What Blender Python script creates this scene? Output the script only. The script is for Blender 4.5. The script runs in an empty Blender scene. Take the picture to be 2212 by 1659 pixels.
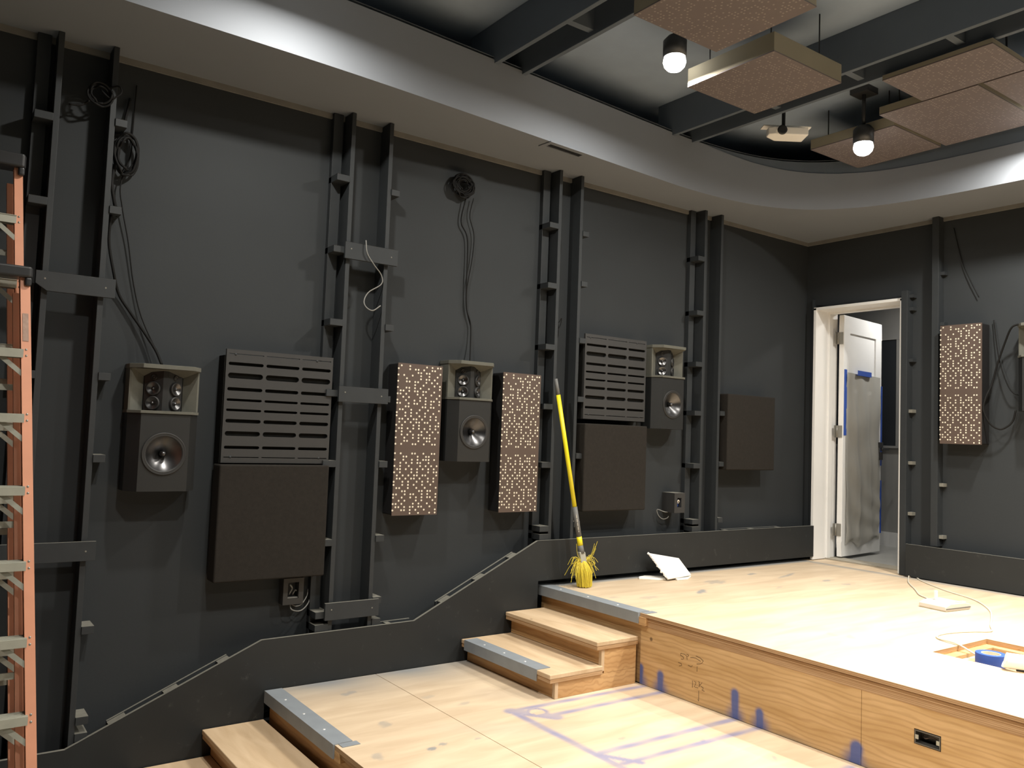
import bpy, bmesh, math, random
import numpy as np
from mathutils import Vector, Matrix
random.seed(7)
sc = bpy.context.scene
col = sc.collection

# ------------------------------------------------------------ camera
cd = bpy.data.cameras.new('camera'); cam = bpy.data.objects.new('camera', cd); col.objects.link(cam)
cd.sensor_width = 36.0; cd.lens = 1796.4*36.0/2212.0; cd.clip_start = 0.05
R = Vector((0.80981914, -0.58552327, 0.03681646)); U = Vector((-0.06501677, -0.02720117, 0.99751337)); F = Vector((0.58306584, 0.81019911, 0.06009686))
m = Matrix((R, U, -F)).transposed().to_4x4(); m.translation = Vector((0, 0, 1.69))
cam.matrix_world = m
sc.camera = cam

# ------------------------------------------------------------ world and exposure
w = bpy.data.worlds.new('world'); sc.world = w; w.use_nodes = True
w.node_tree.nodes['Background'].inputs[0].default_value = (0.02, 0.022, 0.026, 1)
w.node_tree.nodes['Background'].inputs[1].default_value = 0.3
sc.view_settings.view_transform = 'Standard'; sc.view_settings.look = 'None'
sc.view_settings.gamma = 1.0; sc.view_settings.use_curve_mapping = False
sc.view_settings.exposure = -0.10

# (x, y, z of the lens, watts, visible fixture?, label)
LAMPS = [   # x, y, z of the lens, watts, beam spread in degrees, label
    (1.28, 3.15, 3.69, 38, 175, 'round ceiling spotlight nearest the orange ladders'),
    (3.125, 2.99, 3.695, 38, 175, 'bright ceiling spotlight at the corner of the square perforated ceiling cloud'),
    (4.745, 2.905, 3.597, 14, 150, 'bright ceiling spotlight nearest the room corner above the white door'),
    (5.26, 2.035, 3.67, 60, 175, 'ceiling spotlight close to the front wall soffit'),
    (0.95, 1.85, 3.66, 42, 140, 'ceiling spotlight over the lower floor in front of the leftmost speaker'),
    (3.30, 1.74, 3.70, 52, 140, 'ceiling spotlight over the front edge of the stage'),
    (4.60, 1.15, 3.66, 82, 110, 'ceiling spotlight over the stage floor hatch'),
    (0.95, -0.6, 3.66, 55, 140, 'added unseen fill spotlight behind the viewer, left one'),  # this and the next two: unseen lamps added to fill the walls
    (2.9, -0.6, 3.66, 50, 130, 'added unseen fill spotlight behind the viewer, right one'),
    (5.0, -0.4, 3.66, 50, 130, 'added unseen fill spotlight over the far right of the stage'),
]
WARM = (1.0, 0.95, 0.86)

# ------------------------------------------------------------ helpers
def tag(o, label=None, cat=None, group=None, kind=None):
    if label: o['label'] = label
    if cat: o['category'] = cat
    if group: o['group'] = group
    if kind: o['kind'] = kind
    return o

class MB:
    def __init__(s): s.v = []; s.f = []; s.mi = []; s.sm = []
    def add(s, vs, fs, mi=0, smooth=False):
        b = len(s.v); s.v += [tuple(p) for p in vs]
        for f in fs: s.f.append([b+i for i in f]); s.mi.append(mi); s.sm.append(smooth)
    def box(s, x0, x1, y0, y1, z0, z1, mi=0):
        s.add([(x0,y0,z0),(x1,y0,z0),(x1,y1,z0),(x0,y1,z0),(x0,y0,z1),(x1,y0,z1),(x1,y1,z1),(x0,y1,z1)],
              [(3,2,1,0),(4,5,6,7),(0,1,5,4),(1,2,6,5),(2,3,7,6),(3,0,4,7)], mi)
    def bar(s, p0, p1, wv, tv, mi=0):
        """box along p0-p1 with half-width vector wv and half-thickness vector tv"""
        p0, p1, wv, tv = map(Vector, (p0, p1, wv, tv))
        vs = [p+a*wv+b*tv for p in (p0, p1) for a, b in ((-1,-1),(1,-1),(1,1),(-1,1))]
        s.add(vs, [(3,2,1,0),(4,5,6,7),(0,1,5,4),(1,2,6,5),(2,3,7,6),(3,0,4,7)], mi)
    def prism(s, poly, z0, z1, mi=0, axis='z'):
        n = len(poly)
        def P(a, b, c): return {'z': (a, b, c), 'y': (a, c, b), 'x': (c, a, b)}[axis]
        vs = [P(a, b, z0) for a, b in poly]+[P(a, b, z1) for a, b in poly]
        s.add(vs, [list(range(n))[::-1], [n+i for i in range(n)]]+[(i, (i+1) % n, n+(i+1) % n, n+i) for i in range(n)], mi)
    def tube(s, pts, r, mi=0, n=8, r1=None, cap=True):
        pts = [Vector(p) for p in pts]; N = len(pts); vs = []; fs = []
        up = None
        for i, p in enumerate(pts):
            t = (pts[min(i+1, N-1)]-pts[max(i-1, 0)]).normalized()
            if up is None: up = t.orthogonal().normalized()
            else:
                up = (up-t*up.dot(t)); up = up.normalized() if up.length > 1e-6 else t.orthogonal().normalized()
            q = t.cross(up); rr = r if r1 is None else r+(r1-r)*i/(N-1)
            for k in range(n):
                a = 2*math.pi*k/n; vs.append(p+(up*math.cos(a)+q*math.sin(a))*rr)
        for i in range(N-1):
            for k in range(n): fs.append((i*n+k, i*n+(k+1) % n, (i+1)*n+(k+1) % n, (i+1)*n+k))
        s.add(vs, fs, mi, True)
        if cap: s.add(vs, [list(range(n))[::-1], [(N-1)*n+k for k in range(n)]], mi)
    def lathe(s, prof, c, X, Y, Z, n=32, mi=0, smooth=True):
        """prof: (radius, height) pairs, revolved about axis Z through c"""
        c, X, Y, Z = map(Vector, (c, X, Y, Z)); vs = []; fs = []
        for r, h in prof:
            for k in range(n):
                a = 2*math.pi*k/n; vs.append(c+X*(r*math.cos(a))+Y*(r*math.sin(a))+Z*h)
        for i in range(len(prof)-1):
            for k in range(n): fs.append((i*n+k, i*n+(k+1) % n, (i+1)*n+(k+1) % n, (i+1)*n+k))
        s.add(vs, fs, mi, smooth)
    def build(s, name, mats, parent=None, bevel=0, seg=2):
        me = bpy.data.meshes.new(name); me.from_pydata(s.v, [], s.f)
        for mm in (mats if isinstance(mats, (list, tuple)) else [mats]): me.materials.append(mm)
        me.polygons.foreach_set('material_index', s.mi); me.polygons.foreach_set('use_smooth', s.sm)
        bm = bmesh.new(); bm.from_mesh(me)
        bmesh.ops.remove_doubles(bm, verts=bm.verts, dist=1e-6)
        bmesh.ops.recalc_face_normals(bm, faces=bm.faces); bm.to_mesh(me); bm.free()
        me.update()
        o = bpy.data.objects.new(name, me); col.objects.link(o)
        if parent: o.parent = parent
        if bevel:
            b = o.modifiers.new('bevel', 'BEVEL'); b.width = bevel; b.segments = seg; b.limit_method = 'ANGLE'; b.angle_limit = math.radians(40)
        return o

def empty(name, loc=(0,0,0), rz=0):
    o = bpy.data.objects.new(name, None); col.objects.link(o); o.location = loc; o.rotation_euler = (0, 0, rz); o.empty_display_size = 0.1
    return o
def copy_tree(o, parent=None):
    c = o.copy(); col.objects.link(c)
    if parent: c.parent = parent
    for ch in list(o.children): copy_tree(ch, c)
    return c
def spline(pts, n=8):
    P = [Vector(p) for p in pts]; P = [2*P[0]-P[1]]+P+[2*P[-1]-P[-2]]; out = []
    for i in range(1, len(P)-2):
        for k in range(n):
            t = k/n; a, b, c, d = P[i-1], P[i], P[i+1], P[i+2]
            out.append(0.5*((2*b)+(c-a)*t+(2*a-5*b+4*c-d)*t*t+(3*b-a-3*c+d)*t**3))
    out.append(P[-2]); return out
def cable(name, pts, r, mat, parent=None, n=8):
    b = MB(); b.tube(spline(pts, n), r, n=8); return b.build(name, mat, parent)

# ------------------------------------------------------------ materials
def mat(name, c, rough=0.6, metal=0.0, var=0.0, scale=8.0, bump=0.0, bscale=200.0, spec=0.5, scuff=0.0):
    m = bpy.data.materials.new(name); m.use_nodes = True; nt = m.node_tree; L = nt.links
    b = nt.nodes['Principled BSDF']; b.inputs['Roughness'].default_value = rough; b.inputs['Metallic'].default_value = metal
    b.inputs['Specular IOR Level'].default_value = spec
    tc = nt.nodes.new('ShaderNodeTexCoord')
    nz = nt.nodes.new('ShaderNodeTexNoise'); nz.inputs['Scale'].default_value = scale; nz.inputs['Detail'].default_value = 5
    L.new(tc.outputs['Object'], nz.inputs['Vector'])
    mp = nt.nodes.new('ShaderNodeMapRange'); mp.inputs['To Min'].default_value = 1-var; mp.inputs['To Max'].default_value = 1+var
    L.new(nz.outputs['Fac'], mp.inputs['Value'])
    mx = nt.nodes.new('ShaderNodeVectorMath'); mx.operation = 'SCALE'; mx.inputs[0].default_value = c[:3]
    L.new(mp.outputs['Result'], mx.inputs['Scale']); out = mx.outputs['Vector']
    if scuff:
        n2 = nt.nodes.new('ShaderNodeTexNoise'); n2.inputs['Scale'].default_value = 14; n2.inputs['Detail'].default_value = 8; n2.inputs['Roughness'].default_value = 0.7
        L.new(tc.outputs['Object'], n2.inputs['Vector'])
        m2 = nt.nodes.new('ShaderNodeMapRange'); m2.inputs['From Min'].default_value = 0.60; m2.inputs['From Max'].default_value = 0.80; m2.inputs['To Max'].default_value = scuff
        L.new(n2.outputs['Fac'], m2.inputs['Value'])
        mm = nt.nodes.new('ShaderNodeMix'); mm.data_type = 'RGBA'; L.new(m2.outputs['Result'], mm.inputs['Factor'])
        L.new(out, mm.inputs['A']); mm.inputs['B'].default_value = (0.12, 0.12, 0.115, 1); out = mm.outputs['Result']
    L.new(out, b.inputs['Base Color'])
    if bump:
        n3 = nt.nodes.new('ShaderNodeTexNoise'); n3.inputs['Scale'].default_value = bscale; n3.inputs['Detail'].default_value = 3
        L.new(tc.outputs['Object'], n3.inputs['Vector'])
        bp = nt.nodes.new('ShaderNodeBump'); bp.inputs['Strength'].default_value = bump; bp.inputs['Distance'].default_value = 0.002
        L.new(n3.outputs['Fac'], bp.inputs['Height']); L.new(bp.outputs['Normal'], b.inputs['Normal'])
    return m

def wood(name, c1, c2, stretch, scale=3.0, rough=0.55, wave=0.0, attrs=False, knots=0.0, lam=0):
    """plywood: streaked two-tone noise, optional wavy grain, knots, and painted-on stains from mesh attributes"""
    m = bpy.data.materials.new(name); m.use_nodes = True; nt = m.node_tree; L = nt.links; N = nt.nodes
    b = N['Principled BSDF']; b.inputs['Roughness'].default_value = rough; b.inputs['Specular IOR Level'].default_value = 0.35
    tc = N.new('ShaderNodeTexCoord'); mpn = N.new('ShaderNodeMapping'); mpn.inputs['Scale'].default_value = stretch
    L.new(tc.outputs['Object'], mpn.inputs['Vector'])
    nz = N.new('ShaderNodeTexNoise'); nz.inputs['Scale'].default_value = scale; nz.inputs['Detail'].default_value = 6; nz.inputs['Distortion'].default_value = 0.6
    L.new(mpn.outputs['Vector'], nz.inputs['Vector'])
    cr = N.new('ShaderNodeValToRGB'); e = cr.color_ramp.elements; e[0].position = 0.33; e[0].color = (*c1, 1); e[1].position = 0.68; e[1].color = (*c2, 1)
    L.new(nz.outputs['Fac'], cr.inputs['Fac']); out = cr.outputs['Color']
    def mix(fac, a, colr, mode='MIX'):
        x = N.new('ShaderNodeMix'); x.data_type = 'RGBA'; x.blend_type = mode
        if fac is not None: L.new(fac, x.inputs['Factor'])
        L.new(a, x.inputs['A'])
        if isinstance(colr, tuple): x.inputs['B'].default_value = colr
        else: L.new(colr, x.inputs['B'])
        return x.outputs['Result']
    if wave:
        m2 = N.new('ShaderNodeMapping'); m2.inputs['Scale'].default_value = (1, 0.22, 1); L.new(tc.outputs['Object'], m2.inputs['Vector'])
        wv = N.new('ShaderNodeTexWave'); wv.bands_direction = 'Z'; wv.inputs['Scale'].default_value = 13; wv.inputs['Distortion'].default_value = 7; wv.inputs['Detail'].default_value = 1.5; wv.inputs['Detail Scale'].default_value = 1.3
        L.new(m2.outputs['Vector'], wv.inputs['Vector'])
        wr = N.new('ShaderNodeMapRange'); wr.inputs['From Min'].default_value = 0.45; wr.inputs['From Max'].default_value = 1.0; wr.inputs['To Max'].default_value = wave
        L.new(wv.outputs['Fac'], wr.inputs['Value'])
        out = mix(wr.outputs['Result'], out, (c1[0]*0.62, c1[1]*0.50, c1[2]*0.40, 1))
    if lam:
        sx = N.new('ShaderNodeSeparateXYZ'); L.new(tc.outputs['Object'], sx.inputs['Vector'])
        mu = N.new('ShaderNodeMath'); mu.operation = 'MULTIPLY'; mu.inputs[1].default_value = lam; L.new(sx.outputs['Z'], mu.inputs[0])
        si = N.new('ShaderNodeMath'); si.operation = 'SINE'; L.new(mu.outputs[0], si.inputs[0])
        sr = N.new('ShaderNodeMapRange'); sr.inputs['From Min'].default_value = 0.0; sr.inputs['From Max'].default_value = 0.5; sr.inputs['To Max'].default_value = 0.45; L.new(si.outputs[0], sr.inputs['Value'])
        out = mix(sr.outputs['Result'], out, (c1[0]*0.45, c1[1]*0.34, c1[2]*0.26, 1))
    if knots:
        vo = N.new('ShaderNodeTexVoronoi'); vo.inputs['Scale'].default_value = knots; vo.inputs['Randomness'].default_value = 1.0
        L.new(tc.outputs['Object'], vo.inputs['Vector'])
        kr = N.new('ShaderNodeMapRange'); kr.inputs['From Min'].default_value = 0.035; kr.inputs['From Max'].default_value = 0.06; kr.inputs['To Min'].default_value = 0.75; kr.inputs['To Max'].default_value = 0.0
        L.new(vo.outputs['Distance'], kr.inputs['Value']); out = mix(kr.outputs['Result'], out, (0.09, 0.05, 0.025, 1))
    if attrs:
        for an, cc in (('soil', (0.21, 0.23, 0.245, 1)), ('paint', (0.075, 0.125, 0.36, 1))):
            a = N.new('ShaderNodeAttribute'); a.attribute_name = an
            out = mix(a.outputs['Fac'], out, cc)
    L.new(out, b.inputs['Base Color'])
    bp = N.new('ShaderNodeBump'); bp.inputs['Strength'].default_value = 0.15; bp.inputs['Distance'].default_value = 0.002
    L.new(nz.outputs['Fac'], bp.inputs['Height']); L.new(bp.outputs['Normal'], b.inputs['Normal'])
    return m

M = dict(
 wall=mat('matte_black_wall_paint', (0.0262, 0.0300, 0.0332), 0.75, var=0.12, scale=2.5, bump=0.15, bscale=60, spec=0.3),
 stud=mat('black_painted_board', (0.0262, 0.0300, 0.0332), 0.6, var=0.15, scale=20, spec=0.35),
 edge=mat('pale_board_edge', (0.17, 0.165, 0.14), 0.8, var=0.3, scale=30),  # paler tone for top faces and some small blocks
 base=mat('scuffed_black_panel', (0.0175, 0.0195, 0.0205), 0.55, var=0.2, scale=6, scuff=0.5, spec=0.35),
 soffit=mat('grey_beige_drywall_paint', (0.182, 0.199, 0.226), 0.8, var=0.04, scale=3),
 ceil=mat('hazed_ceiling_paint', (0.25, 0.31, 0.39), 0.7, var=0.15, scale=4),  # lighter than the true ceiling; lens haze is put into the colour
 joist=mat('hazed_joist_paint', (0.085, 0.105, 0.13), 0.7, var=0.15, scale=4),  # lifted along with the ceiling, haze included in the colour
 dim=mat('hazed_hole_lining', (0.26, 0.23, 0.21), 0.7),  # cream dots dimmed, with lens haze put into their colour
 taupe=mat('hazed_taupe_panel', (0.135, 0.112, 0.110), 0.7, var=0.1, scale=8),  # brown panel greyed by haze that is put into the colour
 absorber=mat('brown_black_foam', (0.021, 0.0185, 0.016), 0.95, var=0.25, scale=60, bump=0.6, bscale=500, spec=0.2),
 slotted=mat('charcoal_slotted_panel', (0.028, 0.028, 0.028), 0.6, var=0.1, scale=20),
 slotback=mat('black_foam', (0.012, 0.012, 0.011), 0.95, var=0.3, scale=60, spec=0.1),
 brown=mat('brown_perforated_panel', (0.082, 0.056, 0.044), 0.6, var=0.12, scale=8),
 cream=mat('cream_hole_lining', (0.72, 0.66, 0.54), 0.6, var=0.1, scale=30),
 blackbox=mat('black_fabric_wrap', (0.012, 0.012, 0.013), 0.85, spec=0.2, var=0.1),
 tan=mat('tan_panel_side', (0.24, 0.215, 0.155), 0.8, var=0.1, scale=6),
 spk=mat('black_speaker_lacquer', (0.0125, 0.0135, 0.014), 0.5, var=0.1, scale=30),
 spkgrey=mat('unfinished_grey_fibreboard', (0.098, 0.098, 0.082), 0.85, var=0.12, scale=40),
 cone=mat('glossy_black_cone', (0.11, 0.11, 0.113), 0.30, metal=0.95, var=0.1),
 rubber=mat('black_rubber', (0.018, 0.018, 0.018), 0.55),
 metal=mat('galvanised_steel', (0.30, 0.33, 0.36), 0.55, metal=0.35, var=0.18, scale=10),
 screw=mat('bright_screw_head', (0.85, 0.85, 0.82), 0.3, metal=0.4),
 orange=mat('orange_fibreglass', (0.66, 0.30, 0.185), 0.5, var=0.10, scale=12),
 alu=mat('dull_aluminium', (0.42, 0.42, 0.36), 0.45, metal=0.3, var=0.15, scale=25),
 plastic=mat('black_plastic', (0.025, 0.026, 0.028), 0.4),
 cableblack=mat('black_cable', (0.007, 0.007, 0.007), 0.75, spec=0.2),
 cablegrey=mat('grey_cable', (0.20, 0.20, 0.19), 0.5),
 cablewhite=mat('cream_cord', (0.62, 0.58, 0.48), 0.5),
 plastwhite=mat('off_white_plastic', (0.55, 0.52, 0.46), 0.5, var=0.03),
 white=mat('white_door_paint', (0.84, 0.84, 0.83), 0.5, var=0.03),
 paper=mat('grey_masking_paper', (0.43, 0.42, 0.385), 0.9, var=0.1, scale=5),
 tape=mat('blue_painters_tape', (0.03, 0.09, 0.42), 0.6, var=0.1, scale=20),
 boxsteel=mat('dull_box_steel', (0.12, 0.115, 0.105), 0.5, metal=0.4),
 steel=mat('brushed_hinge_steel', (0.30, 0.29, 0.26), 0.4, metal=0.5),
 yellow=mat('yellow_handle', (0.85, 0.72, 0.02), 0.4),
 gripgrey=mat('grey_grip', (0.13, 0.13, 0.125), 0.6, var=0.25, scale=50),
 bristle=mat('yellow_bristle', (0.72, 0.58, 0.06), 0.5, var=0.3, scale=80),
 whitefoam=mat('white_foam_sheet', (0.85, 0.83, 0.78), 0.8, var=0.03),
 halldark=mat('dark_hall_recess', (0.030, 0.035, 0.042), 0.5),
 hallwall=mat('grey_hall_wall', (0.32, 0.32, 0.31), 0.8, var=0.03),
 hallfloor=mat('grey_hall_tile', (0.42, 0.42, 0.40), 0.4, var=0.15, scale=6),
 concrete=mat('dusty_grey_floor', (0.34, 0.31, 0.25), 0.85, var=0.25, scale=12),
 pencil=mat('pencil_line', (0.13, 0.085, 0.05), 0.8),
 ply_top=wood('pale_plywood_deck', (0.53, 0.405, 0.275), (0.64, 0.51, 0.36), (1, 5, 1), 2.2, attrs=True),
 ply_tread=wood('plywood_tread', (0.50, 0.36, 0.22), (0.62, 0.47, 0.31), (5, 1, 1), 3.0, knots=5.0),
 ply_riser=wood('orange_pine_plywood', (0.53, 0.335, 0.145), (0.68, 0.46, 0.235), (1, 1.5, 9), 2.0, wave=0.30, attrs=True, knots=4.5),
 ply_side=wood('pine_board_side', (0.48, 0.28, 0.12), (0.60, 0.38, 0.18), (1, 1, 8), 2.0, wave=0.3, knots=4.0),
 ply_edge=wood('plywood_laminated_edge', (0.42, 0.26, 0.13), (0.55, 0.37, 0.21), (2, 1, 20), 3.0, lam=900),
)
def emission(name, c, s):
    m = bpy.data.materials.new(name); m.use_nodes = True; nt = m.node_tree; nt.nodes.clear()
    e = nt.nodes.new('ShaderNodeEmission'); e.inputs[0].default_value = (*c, 1); e.inputs[1].default_value = s
    o = nt.nodes.new('ShaderNodeOutputMaterial'); nt.links.new(e.outputs[0], o.inputs[0]); return m
M['glow'] = emission('lit_lamp_lens', (1, 0.97, 0.90), 14)

# ------------------------------------------------------------ room shell
YW, XW, ZS, ZC = 4.20, 6.05, 3.39, 3.95       # left wall, front wall, soffit underside, ceiling
def struct(name, mb, m_, parent=None, **k):
    o = mb.build(name, m_, parent, **k)
    if parent is None: o['kind'] = 'structure'
    return o
b = MB(); b.box(-4.0, XW+0.15, -4.1, YW+0.1, -0.1, 0.0); struct('floor', b, M['concrete'])
b = MB(); b.box(-4.1, XW+0.15, YW, YW+0.1, 0, ZC+0.05); struct('wall_left', b, M['wall'])
b = MB(); b.box(-4.1, XW+0.15, -4.1, -4.0, 0, ZC+0.05); struct('wall_right', b, M['wall'])
b = MB(); b.box(-4.1, -4.0, -4.0, YW, 0, ZC+0.05); struct('wall_back', b, M['wall'])
b = MB()
DY0, DY1, DZ0, DZ1 = 3.335, 4.085, 0.765, 2.82   # door opening
b.box(XW, XW+0.1, -4.0, DY0-0.03, 0, ZC+0.05); b.box(XW, XW+0.1, DY1+0.03, YW, 0, ZC+0.05)
b.box(XW, XW+0.1, DY0-0.03, DY1+0.03, DZ1+0.03, ZC+0.05); b.box(XW, XW+0.1, DY0-0.03, DY1+0.03, 0, DZ0-0.03)
struct('wall_front', b, M['wall'])
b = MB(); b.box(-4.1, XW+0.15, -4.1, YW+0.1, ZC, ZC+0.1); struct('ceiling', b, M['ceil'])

# lip of the soffit, a line that bends round the corner of the room
lipc = [(0.5, 3.612), (1.46, 3.636), (2.3, 3.690), (3.15, 3.755), (3.75, 3.800), (4.15, 3.825), (4.50, 3.812), (4.80, 3.765), (5.05, 3.665), (5.25, 3.50), (5.39, 3.27), (5.465, 3.0), (5.505, 2.7), (5.52, 2.3), (5.525, 1.8)]
lip = [(-4.0, 3.60)]+[(p.x, p.y) for p in spline([(x, y, 0) for x, y in lipc], 5)]+[(5.525, -4.0)]
b = MB(); n = len(lip)
poly = lip+[(XW, -4.0), (XW, YW), (-4.0, YW)]
from mathutils.geometry import tessellate_polygon
tri = tessellate_polygon([[Vector((x, y, 0)) for x, y in poly]])
b.add([(x, y, ZS) for x, y in poly], [tuple(t) for t in tri])
b.add([(x, y, ZS+0.012) for x, y in poly], [tuple(t)[::-1] for t in tri])
struct('trim_1', b, M['soffit'])
b = MB()
ins = [(x, y) for x, y in lip]
nn = []
for i in range(n):
    a = Vector(lip[max(i-1, 0)]); c = Vector(lip[min(i+1, n-1)]); t = (c-a).normalized(); nn.append(Vector((-t.y, t.x)))
def ztop(x, y): return 3.735-0.10*min(1, max(0, (x-4.3)/1.15))
ring = []
for (x, y), q in zip(lip, nn): ring += [(x, y, ZS), (x, y, ztop(x, y)), (x+q.x*0.02, y+q.y*0.02, ztop(x, y)), (x+q.x*0.02, y+q.y*0.02, ZS)]
fs = []
for i in range(n-1):
    for k in range(1, 3): fs.append((i*4+k, i*4+(k+1) % 4, (i+1)*4+(k+1) % 4, (i+1)*4+k))
b.add(ring, fs, 0, False)
fc = [(x, y, z) for x, y in lip for z in (ZS, ztop(x, y))]
b.add([(x+1e-4, y-1e-4, z) for x, y, z in fc], [(2*i, 2*i+1, 2*i+3, 2*i+2) for i in range(n-1)], 0, True); o = struct('trim_2', b, M['soffit'])
# dark board that closes the top of the curved fascia
b = MB(); b.add([(x, y, 3.737) for x, y in poly], [tuple(t) for t in tri]); b.add([(x, y, 3.75) for x, y in poly], [tuple(t)[::-1] for t in tri])
b.add([(x+0.004, y+0.004, z) for x, y in lip for z in (ztop(x, y), 3.737)], [(2*i, 2*i+1, 2*i+3, 2*i+2) for i in range(n-1)])
struct('trim_3', b, M['joist'])
b = MB(); b.box(-4.0, XW, YW-0.012, YW, ZS-0.028, ZS); b.box(XW-0.012, XW, -4.0, YW-0.012, ZS-0.028, ZS)
struct('trim_4', b, mat('smudged_wall_top', (0.16, 0.155, 0.14), 0.8, var=0.3, scale=10))

# vent in the soffit
v = empty('ceiling_vent', (3.05, 3.79, ZS)); tag(v, 'small rectangular linear slot air vent in the grey soffit underside', 'vent')
v.rotation_euler = (0, 0, math.radians(4))
b = MB(); b.box(-0.16, 0.16, -0.055, -0.022, -0.006, 0); b.box(-0.16, 0.16, 0.022, 0.055, -0.006, 0); b.box(-0.16, -0.13, -0.022, 0.022, -0.006, 0); b.box(0.13, 0.16, -0.022, 0.022, -0.006, 0)
b.build('vent_frame', M['soffit'], v, bevel=0.001)
b = MB(); b.box(-0.13, 0.13, -0.022, 0.022, -0.0015, 0); b.build('vent_opening', M['halldark'], v)
b = MB()
for k in range(2): b.box(-0.13, 0.13, -0.010+k*0.016, -0.006+k*0.016, -0.006, -0.0015)
b.build('vent_blade', M['plastic'], v)

# ------------------------------------------------------------ base panels on the left and front walls
prof = [(-4.0, 0.262), (0.63, 0.262), (1.472, 0.633), (2.325, 0.642), (3.169, 1.042), (5.86, 1.038)]
b = MB(); y0, y1 = 4.07, 4.088
def basez(x):
    for (xa, za), (xb, zb) in zip(prof, prof[1:]):
        if xa <= x <= xb: return za+(zb-za)*(x-xa)/(xb-xa)
    return prof[-1][1]
bot = [(-4.0, 0.0), (1.17, 0.0), (1.171, 0.10), (1.50, 0.10), (1.501, 0.386), (3.18, 0.386), (3.181, 0.797), (6.0, 0.790)]
pl = prof[:-1]+[(6.0, 1.038)]+bot[::-1]
tri = tessellate_polygon([[Vector((x, z, 0)) for x, z in pl]])
np_ = len(pl)
b.add([(x, y0, z) for x, z in pl], [tuple(t) for t in tri]); b.add([(x, y1, z) for x, z in pl], [tuple(t)[::-1] for t in tri])
for i in range(np_):
    j = (i+1) % np_; a, c = pl[i], pl[j]; top = i < 5
    b.add([(a[0], y0, a[1]), (c[0], y0, c[1]), (c[0], y1, c[1]), (a[0], y1, a[1])], [(0, 1, 2, 3)], 1 if top else 0)
baseL = struct('baseboard_left', b, [M['base'], M['edge']])
def seg_batten(xa, xb, spacers):
    c = MB()
    za, zb = basez(xa), basez(xb)
    c.add([(xa, 4.125, za-0.05), (xb, 4.125, zb-0.05), (xb, 4.139, zb-0.05), (xa, 4.139, za-0.05), (xa, 4.125, za+0.003), (xb, 4.125, zb+0.003), (xb, 4.139, zb+0.003), (xa, 4.139, za+0.003)],
          [(0,1,5,4),(2,3,7,6),(0,3,2,1),(1,2,6,5),(3,0,4,7)]); c.add([(xa, 4.125, za+0.003), (xb, 4.125, zb+0.003), (xb, 4.139, zb+0.003), (xa, 4.139, za+0.003)], [(0,1,2,3)], 1)
    c.build('backing_batten', [M['stud'], M['edge']], baseL)
    for s0, s1 in spacers:
        d = MB(); A, B = basez(s0), basez(s1)
        d.add([(s0, 4.088, A-0.05), (s1, 4.088, B-0.05), (s1, 4.125, B-0.05), (s0, 4.125, A-0.05), (s0, 4.088, A), (s1, 4.088, B), (s1, 4.125, B), (s0, 4.125, A)], [(0,1,5,4),(2,3,7,6),(0,3,2,1),(1,2,6,5),(3,0,4,7)])
        d.add([(s0, 4.088, A), (s1, 4.088, B), (s1, 4.125, B), (s0, 4.125, A)], [(0,1,2,3)], 1)
        d.build('spacer_block', [M['stud'], M['edge']], baseL)
seg_batten(0.80, 1.32, [(0.80, 0.87), (1.03, 1.09), (1.27, 1.32)])
seg_batten(2.14, 2.325, [(2.16, 2.19)])
seg_batten(2.49, 3.02, [(2.50, 2.56), (2.73, 2.79), (2.97, 3.02)])
seg_batten(4.93, 5.60, [(4.93, 4.97), (5.22, 5.27), (5.55, 5.60)])
b = MB(); b.box(5.93, 5.948, -4.0, 3.262, 0.768, 0.998); b.add([(5.93, -4, 0.9985), (5.948, -4, 0.9985), (5.948, 3.262, 0.9985), (5.93, 3.262, 0.9985)], [(0,1,2,3)], 1)
struct('baseboard_front', b, [M['base'], M['edge']])

# ------------------------------------------------------------ framing columns
def block(c, x0, x1, z, y0=4.085, h=0.034):
    c.box(x0, x1, y0, YW, z-h/2, z+h/2); c.add([(x0, y0, z+h/2+0.0004), (x1, y0, z+h/2+0.0004), (x1, YW, z+h/2+0.0004), (x0, YW, z+h/2+0.0004)], [(0,1,2,3)], 1)
def column(xa, xb, zl, zr, plates, label, zbase):
    t = empty('framing_column', ((xa+xb)/2, YW, 0)); tag(t, label, 'framing', 'board columns on the left wall')
    inv = Matrix.Translation((-(xa+xb)/2, -YW, 0))
    def put(c, name, bev=0.0015):
        o = c.build(name, [M['stud'], M['edge']], t, bevel=bev); o.matrix_parent_inverse = inv
        return o
    for x in (xa, xb):
        c = MB(); c.box(x-0.012, x+0.012, 4.092, YW, zbase-0.05, ZS-0.002); put(c, 'stud')
    c = MB(); c.box(xa-0.085, xa-0.03, 4.165, YW, zbase-0.05, ZS-0.002); put(c, 'batten')
    for z in zl: c = MB(); block(c, xa-0.085, xa-0.012, z); put(c, 'spacer_block')
    for z in zr: c = MB(); block(c, xb+0.012, xb+0.062, z); put(c, 'spacer_block')
    for (x0, x1, z0, z1, cut) in plates:
        c = MB()
        if cut: c.prism([(x0, z1), (x1, z1), (x1, z0), (x0+0.045, z0), (x0, z0+0.03)], 4.068, 4.084, axis='y')
        else: c.prism([(x0, z1), (x1, z1), (x1, z0), (x0, z0)], 4.068, 4.084, axis='y')
        c.add([(x0, 4.068, z1+0.0005), (x1, 4.068, z1+0.0005), (x1, 4.084, z1+0.0005), (x0, 4.084, z1+0.0005)], [(0,1,2,3)], 1)
        for sx, sz in ((x0+0.035, (z0+z1)/2+0.01), (x1-0.04, (z0+z1)/2)):
            c.lathe([(0.004, 0), (0.0, 0.001)], (sx, 4.0675, sz), (1,0,0), (0,0,1), (0,-1,0), 10, 1)
        o = put(c, 'cross_plate', 0.001)
    return t
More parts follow.
